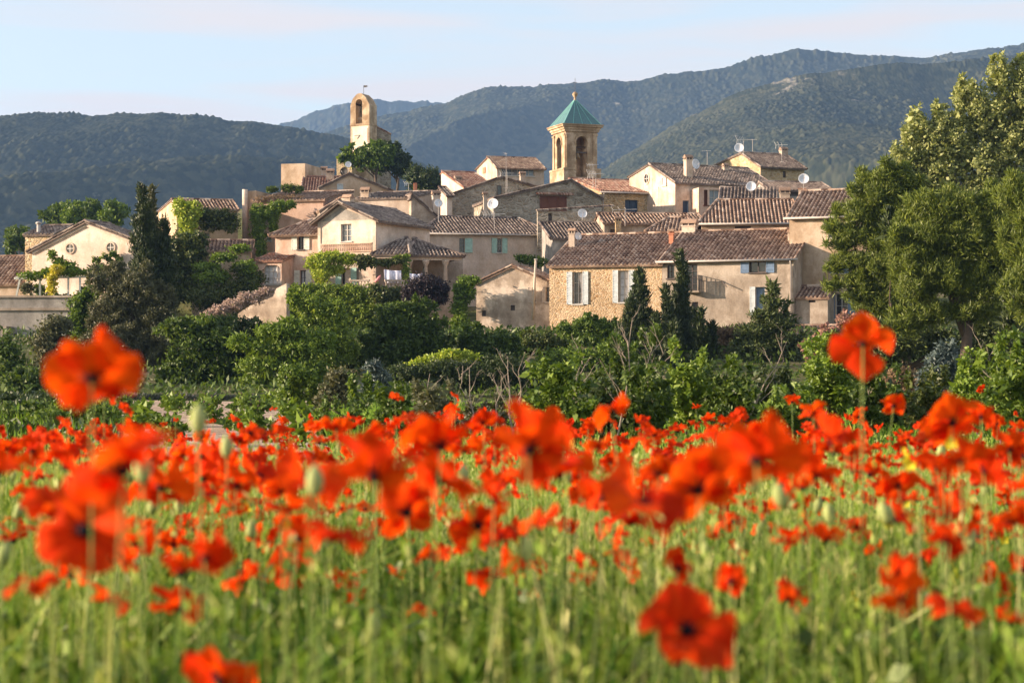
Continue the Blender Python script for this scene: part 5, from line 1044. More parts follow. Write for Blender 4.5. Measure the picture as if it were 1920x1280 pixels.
# near hedge shrubs behind the poppies
near = [(850, 960, 760, 830, 34, 'olive', 'thin leafy shrub with dead stems in the middle of the near hedge'), (985, 1120, 690, 850, 29, 'bright', 'large glossy green bush in the centre of the near hedge'), (1090, 1180, 725, 850, 31, 'dark', 'dark glossy bush right of the large central one'),
        (1165, 1260, 700, 830, 30, 'mid', 'leafy bush below the dark cypresses with a bare branch rising from it'), (1240, 1330, 665, 815, 33, 'ivy', 'tall bush with hanging bright leaves under the cypress group'), (1320, 1420, 695, 800, 32, 'mid', 'leafy bush in front of the dark cedar'),
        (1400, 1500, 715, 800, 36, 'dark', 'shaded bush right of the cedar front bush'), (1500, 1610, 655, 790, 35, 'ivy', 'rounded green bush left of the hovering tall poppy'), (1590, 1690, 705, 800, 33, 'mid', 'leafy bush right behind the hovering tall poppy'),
        (1680, 1790, 720, 810, 34, 'ivyd', 'low twiggy hedge bush right of the hovering poppy'), (1780, 1880, 680, 800, 31, 'ivy', 'tall willowy bush near the right edge'), (1860, 1960, 640, 800, 29, 'bright', 'willowy bush cut by the right edge'),
        (760, 860, 745, 830, 33, 'olive', 'low feathery bush behind the orange poppies left of centre'), (690, 780, 745, 830, 30, 'mid', 'low leafy bush left of the feathery one'), (590, 700, 770, 840, 36, 'mid', 'low leafy bush at the right end of the vineyard'),
        (1120, 1240, 640, 760, 40, 'mid', 'darker bush standing behind the near hedge below the rubble house'), (1420, 1530, 745, 810, 28, 'bright', 'small bush in front of the shaded bush')]
for i, (x0, x1, y0, y1, d, mt, lb) in enumerate(near):
    rr = random.Random(i); bl = fringe(tree_crown(x0, x1, y0, y1 + 10, 8, 300 + i, .5), 3, i, .15, .3, 1.8)
    bl += [(rr.uniform(x0 + 8, x1 - 8), y0 + rr.uniform(-18, 8), 5, 20, rr.uniform(-.4, .4), .12) for _ in range(6)]
    P_('shrub', lb, 'shrub', d, bl, mt, 'big', trunk=(x0 + x1) / 2, group='leafy bushes of the near hedge', scale=.44, clump=.42, cover=.75, lim=5, tr=.02)
    if i % 2 == 0: P_('shrub', 'loose foliage between the hedge bushes', 'shrub', d + 3, tree_crown(x0 + 30, x1 + 40, y0 + 25, y1, 5, 500 + i, .5), 'mid', 'big', group='filler growth of the near hedge', scale=.5, clump=.42, cover=.7)
# dead branches
def dead(px, py0, px1, py1, d, label, seed, n=7):
    rr = random.Random(seed); a = pos(px, py0, d); a.z = min(a.z, 3); g = g1(a.x, a.y); b = pos(px1, py1, d + rr.uniform(-.3, .3)); root = Vector((a.x, a.y, g)); m = MB()
    def br(s, e, r, lv):
        k = 5; pts = [s.lerp(e, i / k) + Vector((rr.uniform(-1, 1), rr.uniform(-1, 1), rr.uniform(-1, 1))) * (e - s).length * .035 * (0 < i < k) for i in range(k + 1)]
        m.tube([p - root for p in pts], [r * (1 - .75 * i / k) for i in range(k + 1)], 5)
        if lv:
            for _ in range(n if lv == 2 else 3):
                t = rr.uniform(.3, .95); q = s.lerp(e, t); dr = (e - s).normalized(); sd_ = Vector((rr.choice((-1, 1)) * rr.uniform(.4, 1), rr.uniform(-.4, .4), rr.uniform(-.1, .6))); br(q, q + (dr * .6 + sd_ * .6) * (e - s).length * rr.uniform(.18, .4), r * .4, lv - 1)
    br(root, b, .02, 2); o = m.obj('dead_branch', MT['dead'], None, tuple(root)); tag(o, label, 'branch', 'dead branches sticking out of the near hedge')
dead(955, 800, 985, 660, 30, 'forked bare stem rising left of the large central bush', 1); dead(960, 800, 952, 668, 30.4, 'bare upright stem beside the forked one', 2, 4); dead(1150, 790, 1186, 595, 30, 'tall branching dead bough reaching the rubble house wall', 3, 9)
dead(1180, 760, 1248, 655, 31, 'dead bough leaning right towards the cypresses', 4); dead(1185, 780, 1225, 645, 30.8, 'thin forked dead bough in front of the cypresses', 5); dead(888, 800, 880, 690, 33, 'thin bare stem at the left of the dark hedge', 6, 4)
dead(925, 800, 940, 705, 33, 'twiggy dead stem in the dark gap of the hedge', 7, 6); dead(840, 760, 868, 685, 34, 'bare branch leaning over the dark hedge', 8, 4); dead(1390, 790, 1475, 640, 33, 'leafy-tipped bough leaning right in front of the cedar', 9, 5)
dead(1060, 760, 1095, 668, 32, 'slim bare twig above the glossy bushes', 10, 4); dead(1880, 780, 1850, 650, 31, 'bare curved twig at the right of the hedge', 11, 5); dead(790, 770, 806, 700, 33, 'bare twig left of the dark hedge', 12, 4); dead(1640, 790, 1625, 700, 33, 'curved grey twig near the hovering poppy', 13, 4)
# vineyard, lavender
fx, fy = np.meshgrid(np.linspace(-.197, -.092, 60), np.linspace(25, 76, 80)); sx = fx * fy + .25 * np.sin(fy * 1.3); ii = np.arange(59 * 79); rr_, cc_ = ii // 59, ii % 59; aa = rr_ * 60 + cc_
o = link('vineyard_soil', np_mesh('vineyard_soil', np.stack([sx, fy, ground(sx, fy) + .03 + .06 * fbm(sx * 1.5, fy * 1.5, 2)], -1), np.stack([aa, aa + 1, aa + 61, aa + 60], 1), None, True), MT['vine_soil']); tag(o, kind='structure')
vm = []
for k in range(3):
    V, tn = foliage([(0, 0, .30, .20, .26, .12), (.08, .1, .2, .14, .2, .12), (-.08, -.15, .36, .12, .14, .12)], 'leaf', 700 + k, 55, .7, .6, .5); me = leaf_mesh('vine_leaves', V, tn, (0, 0, 0)); me.materials.append(MT['bright' if k else 'ivy']); vm.append(me)
st = MB(); st.tube([(0, 0, -.1), (.03, 0, .3), (0, 0, .5)], [.04, .03, .02], 6); sme = st.mesh('vine_stock', MT['bark'])
for i in range(8):
    for j in range(10):
        Y = 30 + i * 5.4 + (j % 3) * 1.6; X = -13.2 + j * 1.12 + i * .1 + .5 * i * .6 + rnd.uniform(-.15, .15)
        px = 960 + X / Y * F
        if not 225 < px < 600: continue
        r_ = empty('grapevine', (X, Y, g1(X, Y)), rnd.uniform(0, 6)); tag(r_, 'small leafy grapevine bush in a vineyard row', 'grapevine', 'grapevines in the vineyard rows'); link('foliage', vm[(i + j) % 3], (), r_); link('stock', sme, (), r_)
bl = []
for i in range(26): X = -17 + i * .42; bl.append((X, 79 + rnd.uniform(-.3, .3), .12, .25, .3, rnd.uniform(.08, .2)))
V, tn = foliage(bl, 'fine', 801, 79, .6, .7, .5); o = link('lavender', leaf_mesh('lavender', V, tn, (0, 0, 0)), MT['lav']); tag(o, 'strip of purplish lavender behind the vineyard', 'lavender', kind='stuff')
# rough ground cover of the village slope
n = 26000; X = RG.uniform(-48, 50, n); Y = RG.uniform(80, 128, n); sel = np.abs(X) < Y * .33 + 2; X, Y = X[sel], Y[sel]; n = len(X)
Pg = np.stack([X, Y, ground(X, Y) + RG.uniform(0, .5, n)], 1); V = leaf_quads(Pg, norm(RG.normal(size=(n, 3)) + [0, 0, .8]), norm(RG.normal(size=(n, 3))), RG.uniform(.15, .45, n), RG.uniform(.08, .2, n))
o = link('ground_cover', leaf_mesh('ground_cover', V, np.clip(RG.normal(.45, .2, n), 0, 1), (0, 0, 0)), MT['mid']); tag(o, 'scrubby green ground cover on the slope below the village', 'ground cover', kind='stuff')
n = 85000; X = RG.uniform(-21, 23, n); Y = RG.uniform(17, 60, n); sel = np.abs(X) < Y * .31 + 4; X, Y = X[sel], Y[sel]; sel = ~((X / Y < -.092) & (X / Y > -.2) & (Y > 24)); X, Y = X[sel], Y[sel]; n = len(X)
Pg = np.stack([X, Y, ground(X, Y)], 1); V = leaf_quads(Pg, norm(RG.normal(size=(n, 3)) * .45 + [0, 0, 1]), norm(RG.normal(size=(n, 3))), RG.uniform(.2, .5, n), RG.uniform(.015, .04, n))
o = link('meadow_grass', leaf_mesh('meadow_grass', V, np.clip(RG.normal(.4, .2, n), 0, 1), (0, 0, 0)), MT['grass']); tag(o, 'rough grass between the poppy field and the hedge', 'grass', kind='stuff')

n = 60000; X = RG.uniform(-26, -5, n); Y = RG.uniform(24, 84, n); sel = ~((X / Y > -.198) & (Y > 25)); X, Y = X[sel], Y[sel]; n = len(X)
Pg = np.stack([X, Y, ground(X, Y) + .35 * RG.random(n) * vnoise(X * .8, Y * .5, 4)], 1); V = leaf_quads(Pg, norm(RG.normal(size=(n, 3)) * 1.5 + [0, 0, .6]), norm(RG.normal(size=(n, 3))), RG.uniform(.12, .34, n), RG.uniform(.06, .14, n))
o = link('undergrowth', leaf_mesh('undergrowth', V, np.clip(RG.normal(.4, .3, n), 0, 1), (0, 0, 0)), MT['dark']); tag(o, 'dark green undergrowth left of the vineyard', 'undergrowth', kind='stuff')

P_('shrub', 'dark leafy shrub row at the left behind the poppies', 'shrub', 44, fringe([(20, 790, 40, 22), (80, 782, 40, 24), (140, 790, 40, 22), (200, 798, 30, 20)], 4, 3), 'mid', 'leaf', scale=.55, clump=.6)
P_('shrub', 'rounded bush in front of the dark wall at the left edge', 'shrub', 56, fringe([(60, 775, 30, 20), (20, 765, 30, 18), (110, 765, 34, 18)], 4, 4), 'dark', 'leaf', scale=.7, clump=.6)
# ---------------- poppy field ----------------
def petal_mesh(name, seed, open_, lobe=1.):
    """one crinkled petal, attached at the origin, spreading towards +x; radius about 1"""
    rr = np.random.default_rng(seed); nr, na = 8, 15; V = []; a0 = rr.uniform(0, 9)
    for i in range(nr):
        r = i / (nr - 1)
        for j in range(na):
            u = j / (na - 1) * 2 - 1; wd = R(74) * (.45 + .55 * min(1, r * 1.6)); th = u * wd
            rad = r * (1 - .12 * u * u + .07 * math.sin(u * 6 + a0 * 2) * r) * lobe; el = open_ * (1 - r * .35) + .26 * math.sin(u * 2.6 + a0) * r - .5 * max(0, r - .7) * (1 + math.sin(a0 * 5))
            crk = .12 * r * r * math.sin(u * 8 + a0 * 3 + r * 3) + .07 * r * math.sin(u * 17 + a0)
            x = rad * math.cos(th) * math.cos(el); y = rad * math.sin(th) * (.55 + .45 * math.cos(el)); z = rad * math.sin(el) + crk
            V.append((x, y, z))
    Fq = [(i * na + j, (i + 1) * na + j, (i + 1) * na + j + 1, i * na + j + 1) for i in range(nr - 1) for j in range(na - 1)]
    tone = np.clip(.5 + .22 * np.sin(np.array([f[0] % na for f in Fq]) * 1.9 + a0) * .5 + rr.normal(0, .06, len(Fq)), 0, 1)
    me = np_mesh(name, V, Fq, tone, True); me.materials.append(MT['petal']); return me
def core_mesh():
    m = MB(); m.lathe([(.05, -.06), (.12, 0), (.13, .12), (.1, .2), (.14, .23), (.02, .26)], n=10, t=.4)
    for k in range(22):
        a = k * 2.4; r = .2 + .05 * (k % 3); p = (r * math.cos(a), r * math.sin(a), .2 + .04 * (k % 2)); m.tube([(.08 * math.cos(a), .08 * math.sin(a), .0), p], [.008, .02], 4, 0)
    return m.mesh('flower_centre', MT['core'], True)
CORE = core_mesh(); FL = []
for k, op in enumerate((.32, .5, .72, .95, 1.2)):
    FL.append([petal_mesh('petal', k * 17 + j, op + (-.32, .22, -.1, .3)[(j + k) % 4] * (1 if k < 4 else .4), (1.15, .85, 1.05, .8)[(j + 2 * k) % 4]) for j in range(4)])
def stem_mesh(bend, h, n=8, r=.0017):
    m = MB(); pts = [(bend * (t ** 2) - bend, .3 * bend * math.sin(t * 3), -h * (1 - t)) for t in [i / n for i in range(n + 1)]]
    m.tube(pts, [r * 1.4 * (1 - .4 * i / n) for i in range(n + 1)], 6, .5); return m
def join_flower(k, jit):          # a single-mesh flower for far copies: petals (0), stem (1), centre (2)
    V, Fc, mi, tn = [], [], [], []
    for j, pm in enumerate(FL[k]):
        a = np.zeros(len(pm.vertices) * 3, np.float32); pm.vertices.foreach_get('co', a); a = a.reshape(-1, 3); ang = math.pi / 2 * j + jit * .3; c, s = math.cos(ang), math.sin(ang)
        a = a @ np.array([[c, s, 0], [-s, c, 0], [0, 0, 1]]); n0 = sum(len(v) for v in V); V.append(a)
        f = np.zeros(len(pm.loops), np.int32); pm.loops.foreach_get('vertex_index', f); Fc.append(f.reshape(-1, 4) + n0); mi += [0] * len(pm.polygons)
        t = np.zeros(len(pm.polygons), np.float32); pm.attributes['tone'].data.foreach_get('value', t); tn.append(t)
    return np.concatenate(V), np.concatenate(Fc), np.array(mi), np.concatenate(tn)
JF = [join_flower(k, q) for k in range(5) for q in (0, 1)]
def tilt_mat(az, inc, spin): return Matrix.Rotation(az, 3, 'Z') @ Matrix.Rotation(inc, 3, 'Y') @ Matrix.Rotation(spin, 3, 'Z')
NP = 0
def stem_to(Xg, Yg, p, r=.0013, bend=.0):   # curved stem from the soil to the flower point p, coordinates relative to the root
    h = p.z - g1(Xg, Yg); m = MB(); n = 7
    pts = [Vector((Xg, Yg, p.z - h)).lerp(p, i / n) + Vector((bend * math.sin(math.pi * i / n), 0, 0)) for i in range(n + 1)]; base = pts[0]
    m.tube([q - base for q in pts], [r * (1.5 - .6 * i / n) for i in range(n + 1)], 6, .4); return m, base
def poppy(px, py, w, label, k=1, az=0., inc=.5, grp=None, parts=True, d=None, dia=.075, spin=None):
    """poppy whose bloom spans w photo pixels; az/inc: where the cup opens to (az 0 = right, -1.57 = camera)"""
    global NP; NP += 1
    rr = random.Random(NP); d = d or dia * F / w; p = pos(px, py, d); r = w / F * d / 2; off = rr.uniform(-.05, .05)
    m, base = stem_to(p.x + off, p.y + rr.uniform(-.03, .03), p, bend=rr.uniform(-.02, .02)); M = tilt_mat(az, inc, spin if spin is not None else rr.uniform(0, 6))
    if parts:
        root = empty('poppy', base); tag(root, label, 'poppy', grp); o = m.obj('stem', MT['pod'], root, smooth=True)
        for j in range(4):
            q = link('petal', FL[k][j], (), root); q.matrix_basis = Matrix.LocRotScale(p - base, M @ Matrix.Rotation(math.pi / 2 * j + rr.uniform(-.15, .15), 3, 'Z'), Vector((r, r, r)) * rr.uniform(.92, 1.1))
        q = link('flower_centre', CORE, (), root); q.matrix_basis = Matrix.LocRotScale(p - base, M, Vector((r, r, r)))
        return root
    V, Fc, mi, tn = JF[rr.randrange(2) + 2 * k]; V = (V * r) @ np.array(M.transposed()) + np.array(p - base); nV = len(V)
    sv = np.array(m.v); sf = [f for f in m.f if len(f) == 4]
    me = np_mesh('poppy', np.concatenate([V, sv]), np.concatenate([Fc, np.array(sf) + nV]), np.concatenate([tn * .8 + rr.uniform(-.15, .25), np.full(len(sf), .5)]).clip(0, 1), True, np.concatenate([mi, np.ones(len(sf), int)]))
    o = link('poppy', me, [MT['petal'], MT['pod']], None, base); tag(o, label, 'poppy', grp); return o
big = [
 (172, 695, 138, 'big blurred poppy rising above the others at the left, in front of the olive bush', 1, 2.6, .9), (1618, 635, 90, 'big blurred poppy rising alone at the right in front of the pines', 0, -1.2, 1.2),
 (232, 868, 178, 'very large soft-edged poppy low left, beneath the highest one', 2, -.6, .7), (120, 868, 85, 'darker red cupped poppy left of the very large one', 2, 0, .5), (160, 982, 135, 'large poppy with a black heart facing the camera at the left', 1, -1.5, 1.2),
 (25, 1008, 66, 'round poppy at the left edge above the grass', 3, 0, .2), (700, 882, 140, 'long orange-red poppy left of centre, seen from the side', 1, 2.9, .6), (828, 828, 112, 'large domed poppy left of centre topping the crowd', 3, 0, 3.0), (820, 892, 110, 'large poppy directly under the domed one', 2, .3, .5),
 (575, 893, 112, 'open poppy with a green bud in front, left of the long one', 1, -.3, .5), (763, 952, 92, 'poppy with a pale seed pod before it, below the long one', 2, -1, .7), (990, 832, 128, 'broad fan-shaped poppy in the centre of the picture', 1, -1.6, .5), (1052, 882, 108, 'dark red poppy right under the fan-shaped one', 2, -1, .9),
 (1128, 925, 86, 'rosy poppy right of the centre, nodding', 2, .4, .8), (1205, 942, 132, 'wide drooping poppy right of the rosy one', 1, .4, 2.4), (1310, 908, 118, 'deep red round poppy right of the wide drooping one', 2, -2, .5), (1418, 850, 132, 'large ruffled poppy in the right half topping the crowd', 1, -1.2, .8),
 (1430, 812, 70, 'upper poppy peeping over the large ruffled one', 2, 0, .4), (1560, 824, 84, 'smooth orange cup-shaped poppy right of the ruffled one', 3, 0, .3), (1522, 888, 84, 'folded orange poppy below the smooth cup', 3, -.5, .6), (1786, 786, 82, 'red poppy with a yellow flower below it at the right', 1, -1, .5),
 (1840, 778, 50, 'small red poppy touching the one with the yellow flower', 1, 0, .4), (1147, 763, 60, 'lone wide-open poppy standing above the central crowd', 0, -.5, .6), (1845, 874, 86, 'double-lobed poppy near the right edge', 1, .2, .4), (1774, 936, 66, 'dark red poppy alone over green at the right', 1, 1.5, .4),
 (1286, 1172, 138, 'large dark red poppy low in the picture right of centre', 1, -1.4, .9), (412, 1264, 130, 'large poppy cut by the bottom edge left of centre', 2, -1, .4), (930, 1074, 80, 'orange-red poppy alone over the grass near the bottom centre', 1, -1.4, .8), (985, 1102, 52, 'smaller poppy touching the one near the bottom centre', 2, 0, .8),
 (640, 1092, 66, 'half-hidden poppy in the grass left of the bottom centre', 2, -1, .5), (898, 978, 88, 'red poppy mid-height in the centre over the grass', 2, -1, .6), (560, 1000, 82, 'ragged poppy in the grass left of centre', 1, -1.8, 1), (545, 1058, 66, 'dark-centred poppy beneath the ragged one', 1, -1.5, 1.2),
 (130, 1072, 76, 'pale orange poppy in the grass at the lower left', 2, -1, .6), (212, 1040, 92, 'broad orange poppy in the grass lower left', 1, -.7, .7), (325, 1018, 52, 'small round red poppy left in the grass', 3, 0, .3), (1836, 1002, 50, 'cup-shaped poppy at the right, seen from the side', 3, 0, .05), (1730, 1045, 58, 'torn little poppy in the right-hand grass', 2, -1, .8),
 (1868, 1086, 54, 'lowest small poppy at the right edge', 2, 0, .6), (485, 890, 56, 'bright ring-shaped poppy left of the open one', 1, -.6, 1.2), (382, 892, 64, 'pair-like red poppy left of the ring-shaped one', 1, -1, .6), (1375, 974, 42, 'small poppy with two lobes right of centre', 2, 0, .4), (1340, 998, 48, 'small orange poppy under the two-lobed one', 2, -1, .6),
 (1165, 1050, 70, 'shaded brownish poppy hidden in grass right of centre', 2, -2, 1.2), (1325, 870, 84, 'crumpled poppy left of the large ruffled one', 2, -.8, .5), (1685, 905, 60, 'red poppy with lobes facing away right of the folded one', 2, 1.2, .7), (300, 905, 90, 'dark side of a large poppy behind the very large one', 1, .6, 1.0), (700, 815, 56, 'poppy just left of the domed one', 2, 0, .4),
 (250, 802, 40, 'poppy at the edge of the crowd over the vineyard plants', 1, -1, .5), (186, 815, 32, 'small poppy beside the vineyard plants at the left', 2, 0, .4), (850, 770, 26, 'small round poppy above the domed one', 3, 0, .3), (740, 748, 24, 'single small poppy standing high before the hedge left of centre', 3, 0, .3), (602, 797, 36, 'fringed round poppy at the edge of the crowd left of centre', 1, -1.2, 1.0),
 (437, 787, 20, 'tiny poppy against the vineyard soil', 3, 0, .3), (528, 790, 20, 'tiny poppy against the vineyard soil, right of the other', 3, 0, .2), (1840, 728, 15, 'tiny poppy standing highest at the far right', 2, -1, .6), (1675, 758, 40, 'flared poppy on its own stem right of the hovering one', 2, 0, .1), (1525, 770, 42, 'poppy at the crowd edge left of the hovering one', 1, -.8, .6),
 (1485, 752, 26, 'small bent poppy above the ruffled one', 3, .5, .6), (1200, 790, 28, 'tulip-shaped poppy right of the lone wide-open one', 4, 0, .1), (1100, 791, 20, 'small poppy left of the lone wide-open one', 4, 0, .1), (1305, 764, 18, 'tiny round poppy at the crowd edge right of centre', 3, 0, .2), (1330, 787, 24, 'small rounded poppy below the tiny one', 3, 0, .2), (1358, 792, 26, 'small poppy above the crumpled one', 3, .4, .4),
 (1630, 935, 34, 'small isolated poppy right of the folded one', 2, -1, .6), (1610, 780, 24, 'small poppy under the hovering one', 2, 0, .3), (1745, 800, 36, 'poppy left of the one with the yellow flower', 1, 0, .5), (15, 838, 44, 'poppies at the left edge of the crowd', 1, .3, .5),
]
big[-1] = (15, 838, 44, 'ruffled poppy at the left edge of the crowd', 1, .3, .5)
for i, b in enumerate(big):
    az, inc = b[5], b[6]
    if b[0] not in (160, 545, 1286): az = (1.9, 1.2, 2.6, .6, -.6)[i % 5]; inc = (.85, .75, .55, .8, .5)[i % 5] if b[4] < 3 else .35
    poppy(b[0], b[1] + b[2] * .12, b[2] * 1.28, b[3], b[4], az, inc, dia=.098 if b[2] > 60 else .078, parts=b[2] > 22)
used = len(big); rr = random.Random(99); placed = [(b[0], b[1], b[2]) for b in big]
NI = 300 - used
zones = [('small red poppy in the crowded far band of the field', 'poppies of the far band'), ('medium red poppy in the crowded middle of the field', 'poppies of the middle of the field'), ('poppy half hidden among the grass below the crowd', 'poppies half hidden in the grass')]
cnt = 0; tries = 0; stuffV, stuffF, stuffT, stuffM = [], [], [], []; nst = 0
def rand_poppy(i):
    d = 1.9 + 6.2 * rr.random() ** .9; X = rr.uniform(-.275, .275) * d; h = CZ - .10 - .024 * d + rr.gauss(-.01, .045) - (.30 * rr.random() ** .9 if rr.random() < .42 else 0)
    py = HY - (h - CZ) * F / d; px = 960 + X / d * F; return px, py, d, X, h
while cnt < NI and tries < 6000:
    tries += 1; px, py, d, X, h = rand_poppy(0)
    if py < 795 or py > 1190: continue
    if py > 1000 and rr.random() < .6: continue
    if 430 > px and py < 815: continue
    dia = rr.uniform(.056, .085); wpx = dia / d * F
    if any(abs(px - q[0]) < (wpx + q[2]) * .2 and abs(py - q[1]) < (wpx + q[2]) * .2 for q in placed): continue
    placed.append((px, py, wpx)); z = 0 if wpx < 24 else (1 if py < 930 else 2)
    poppy(px, py, wpx, zones[z][0], rr.choice((0, 1, 1, 2, 2, 3, 4)), rr.gauss(1.5, 1.2), rr.uniform(.1, .9) if rr.random() < .85 else rr.uniform(.7, 2.6), zones[z][1], parts=wpx > 34, d=d, dia=dia); cnt += 1
for i in range(2100):     # the smallest remaining blooms: one mass
    d = 4 + 12.5 * rr.random(); X = rr.uniform(-1, 1) * (.29 * d + 1.3)
    if float(vnoise(np.array([X * .9 + 7.]), np.array([d * .7]), 77)[0]) < .62 * rr.random() + .12: continue
    h = CZ - .11 - .024 * d + rr.gauss(-.015, .06) - (.34 * rr.random() ** .8 if rr.random() < .55 else 0); V, Fc, mi, tn = JF[rr.randrange(10)]; r = rr.uniform(.024, .038)
    M = tilt_mat(rr.uniform(-3, 3), rr.uniform(.1, 1.2), rr.uniform(0, 6)); V = (V * r) @ np.array(M.transposed()) + np.array([X, d, h]); stuffV.append(V); stuffF.append(Fc + nst); nst += len(V); stuffT.append(np.clip(tn + rr.uniform(-.2, .25), 0, 1)); stuffM.append(mi)
    m, base = stem_to(X + .02, d, Vector((X, d, h))); sv = np.array(m.v) + np.array(base); sf = np.array([f for f in m.f if len(f) == 4]); stuffV.append(sv); stuffF.append(sf + nst); nst += len(sv); stuffT.append(np.full(len(sf), .5)); stuffM.append(np.ones(len(sf), int))
o = link('poppies', np_mesh('poppies', np.concatenate(stuffV), np.concatenate(stuffF), np.concatenate(stuffT), True, np.concatenate(stuffM)), [MT['petal'], MT['pod']]); tag(o, 'mass of the smallest red poppies in the far band of the field', 'poppies', kind='stuff')
# buds and pods
def bud_mesh(nod):
    m = MB(); m.lathe([(.002, -.016), (.008, -.010), (.0105, 0), (.009, .011), (.004, .019), (.0008, .022)], n=9, t=.7, M=Matrix.Rotation(nod, 3, 'Y')); return m
for i in range(75):
    d = 2.8 + 8 * rr.random() ** 1.1; X = rr.uniform(-.27, .27) * d; h = CZ - .13 - .03 * d + rr.gauss(-.03, .06); p = Vector((X, d, h)); m, base = stem_to(X + rr.uniform(-.04, .04), d, p, .0012, rr.uniform(-.02, .02)); nod = rr.choice((0, .3, 2.7, 3.0)); b = bud_mesh(nod); s0 = len(m.v)
    m.v += [tuple(Vector(q) * rr.uniform(.9, 1.3) + p - base) for q in b.v]; m.f += [tuple(k + s0 for k in f) for f in b.f]; m.t += [.8] * len(b.f); m.m += [0] * len(b.f)
    o = m.obj('poppy_bud', MT['pod'], None, base, True); tag(o, 'green hairy poppy bud on a thin stalk among the grass', 'poppy bud', 'green poppy buds in the field')
def pod(px, py, w, label):
    d = .022 * F / w; p = pos(px, py, d); m, base = stem_to(p.x, p.y, p, .0013); s0 = len(m.v); b = bud_mesh(0); k = w / F * d / .021
    m.v += [tuple(Vector(q) * k + p - base) for q in b.v]; m.f += [tuple(q + s0 for q in f) for f in b.f]; m.t += [1.] * len(b.f); m.m += [0] * len(b.f); o = m.obj('seed_pod', MT['pod'], None, base, True); tag(o, label, 'seed pod')
pod(372, 790, 32, 'pale blurred seed pod standing alone before the vineyard'); pod(425, 840, 24, 'slim blurred seed pod right of the pod before the vineyard'); pod(268, 882, 34, 'dark green seed pod in front of the very large poppy')
pod(590, 905, 34, 'plump pale seed pod before the open poppy'); pod(870, 890, 20, 'yellowish stalk-like bud beneath the domed poppy')
# yellow flowers
ym = MB()
for k in range(5):
    a = k * 2 * math.pi / 5; c, s = math.cos(a), math.sin(a); ym.poly([(0, 0, 0), (.009 * c - .006 * s, .009 * s + .006 * c, .003), (.016 * c, .016 * s, .006), (.009 * c + .006 * s, .009 * s - .006 * c, .003)], .3 + .1 * k)
for i, (px, py, w) in enumerate([(1770, 805, 30), (1695, 850, 26), (1655, 962, 24), (1875, 997, 18), (1600, 1120, 26), (1860, 1158, 24), (1520, 1250, 26), (1785, 1065, 24), (1690, 930, 18), (460, 940, 16), (1915, 1010, 16)]):
    d = .03 * F / w; p = pos(px, py, d); m, base = stem_to(p.x, p.y, p, .001); r_ = empty('yellow_flower', base); tag(r_, 'small yellow wildflower among the grass of the poppy field', 'wildflower', 'yellow wildflowers in the field'); m.obj('stem', MT['pod'], r_)
    for t in (0, 1.2, 2.2): q = link('blossom', ym.mesh('blossom', MT['yel']) if i == 0 and t == 0 else bpy.data.meshes['blossom'], (), r_); q.matrix_basis = Matrix.LocRotScale(p - base + Vector((.006 * t, 0, -.012 * t)), tilt_mat(t * 2, 1.1, t), Vector((1, 1, 1)))
# grass of the field
def blades(name, n, y0, y1, hlo, hhi, wlo, whi, tone, seed, mat='grass', lean=.18, pw=1.):
    rg = np.random.default_rng(seed); Y = y0 + (y1 - y0) * rg.random(n) ** pw; X = rg.uniform(-1, 1, n) * (Y * .30 + 2.2)
    patch = fbm(X * 1.3, Y * 1.3, seed, 3); h = rg.uniform(hlo, hhi, n) * (.8 + .4 * patch); w = rg.uniform(wlo, whi, n) / 2; g = ground(X, Y); az = rg.uniform(0, 2 * math.pi, n)
    ln = norm(rg.normal(size=(n, 2))) * (h * lean * rg.random(n))[:, None]; dx, dy = np.cos(az), np.sin(az); V = []; lv = (0, .4, .75, 1); wf = (1, .9, .6, .12)
    for t, f in zip(lv, wf):
        cx = X + ln[:, 0] * t * t; cy = Y + ln[:, 1] * t * t; cz = g + h * t * (1 - .12 * t)
        for s_ in (-1, 1): V.append(np.stack([cx + s_ * dx * w * f, cy + s_ * dy * w * f, cz], 1))
    V = np.stack(V, 1).reshape(-1, 3); i = np.arange(n)[:, None] * 8; Fq = np.concatenate([i + np.array([[k, k + 1, k + 3, k + 2]]) for k in (0, 2, 4)], 0)
    tn = np.clip(rg.normal(tone, .2, n) + 1.1 * (fbm(X * 2.2, Y * 1.1, seed + 9, 3) - .5), 0, 1); o = link(name, np_mesh(name, V, Fq, np.tile(tn, 3)), MT[mat]); return o
o = blades('field_grass', 36000, .5, 5.5, .26, .70, .004, .013, .43, 21, pw=.8, lean=1.0); tag(o, 'tall sunlit grass blades in the near part of the poppy field', 'grass', kind='stuff')
o = blades('field_grass', 84000, 5.0, 18.5, .40, .66, .005, .012, .5, 22, pw=.8, lean=.5); tag(o, 'tall grass in the far part of the poppy field', 'grass', kind='stuff')
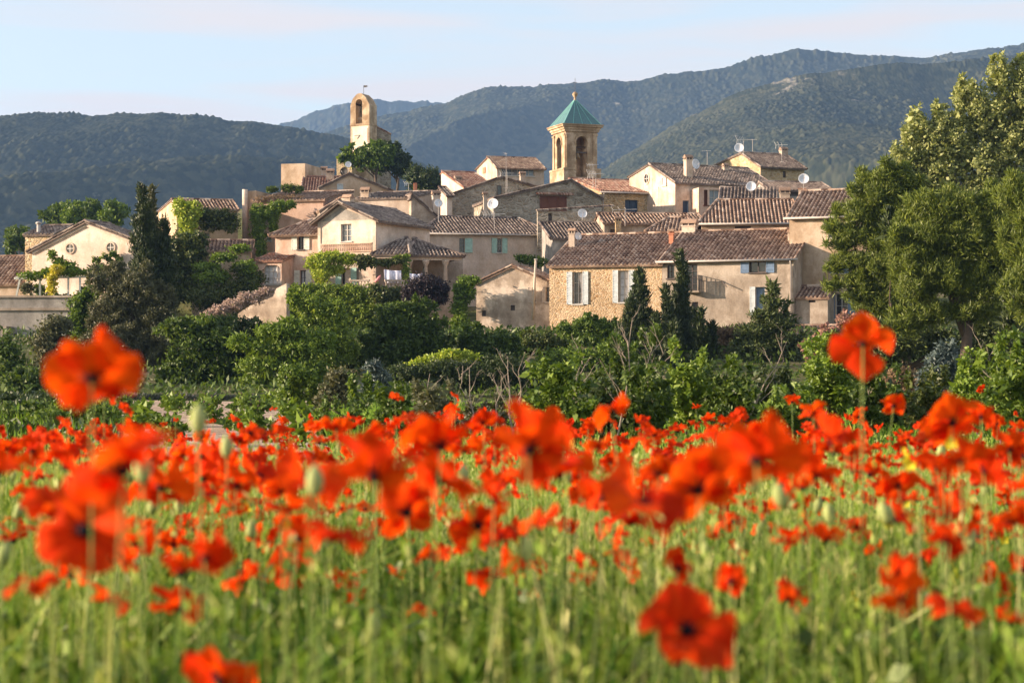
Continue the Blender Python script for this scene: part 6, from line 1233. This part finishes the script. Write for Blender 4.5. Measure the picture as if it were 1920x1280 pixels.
o = blades('grass_stalks', 7500, 1.9, 17, .55, .80, .003, .006, .9, 23, lean=.12); tag(o, 'pale straw stalks standing above the field grass', 'grass', kind='stuff')
# seed heads
rg = np.random.default_rng(5); n = 5600; Y = 2 + 14.5 * rg.random(n) ** .8; X = rg.uniform(-1, 1, n) * (Y * .29 + 1.8); z = ground(X, Y) + rg.uniform(.5, .74, n); k = 7
Pp = np.repeat(np.stack([X, Y, z], 1), k, 0) + np.concatenate([rg.normal(0, .0035, (n * k, 2)), rg.uniform(-.03, .03, (n * k, 1))], 1)
V = leaf_quads(Pp, norm(rg.normal(size=(n * k, 3)) * .3 + [0, 0, 1]), norm(rg.normal(size=(n * k, 3))), rg.uniform(.014, .028, n * k), rg.uniform(.005, .010, n * k))
o = link('seed_heads', leaf_mesh('seed_heads', V, np.clip(rg.normal(.7, .2, n * k), 0, 1), (0, 0, 0)), MT['grass']); tag(o, 'pale grass seed heads dotted through the poppy field', 'grass', kind='stuff')
# weeds with broad dark leaves near the soil
bl = [(float(x), float(y), g1(float(x), float(y)) + .28, .22, .22, .2) for x, y in zip(*(lambda y: (RG.uniform(-1, 1, 90) * (y * .29), y))(RG.uniform(1.9, 7, 90)))]
V, tn = foliage(bl, 'leaf', 902, 6, .28, .3, .3); o = link('weeds', leaf_mesh('weeds', V, tn, (0, 0, 0)), MT['bright']); tag(o, 'low dark weeds under the field grass', 'weeds', kind='stuff')
# ---------------- air ----------------
m = MB(); m.box(-1300, 1400, -310, 5000, -4, 600); hz = bpy.data.materials.new('air'); hz.use_nodes = True; nt = hz.node_tree; nt.nodes.clear()
pv = nt.nodes.new('ShaderNodeVolumePrincipled'); pv.inputs['Color'].default_value = C(.32, .56, 1.0); pv.inputs['Density'].default_value = HAZE; pv.inputs['Anisotropy'].default_value = .1; mo = nt.nodes.new('ShaderNodeOutputMaterial'); nt.links.new(pv.outputs[0], mo.inputs['Volume'])
o = m.obj('haze', hz); tag(o, 'thin blue air between the village and the hills', 'haze', kind='stuff')
print('leaves', NLEAF, 'poppies', NP)
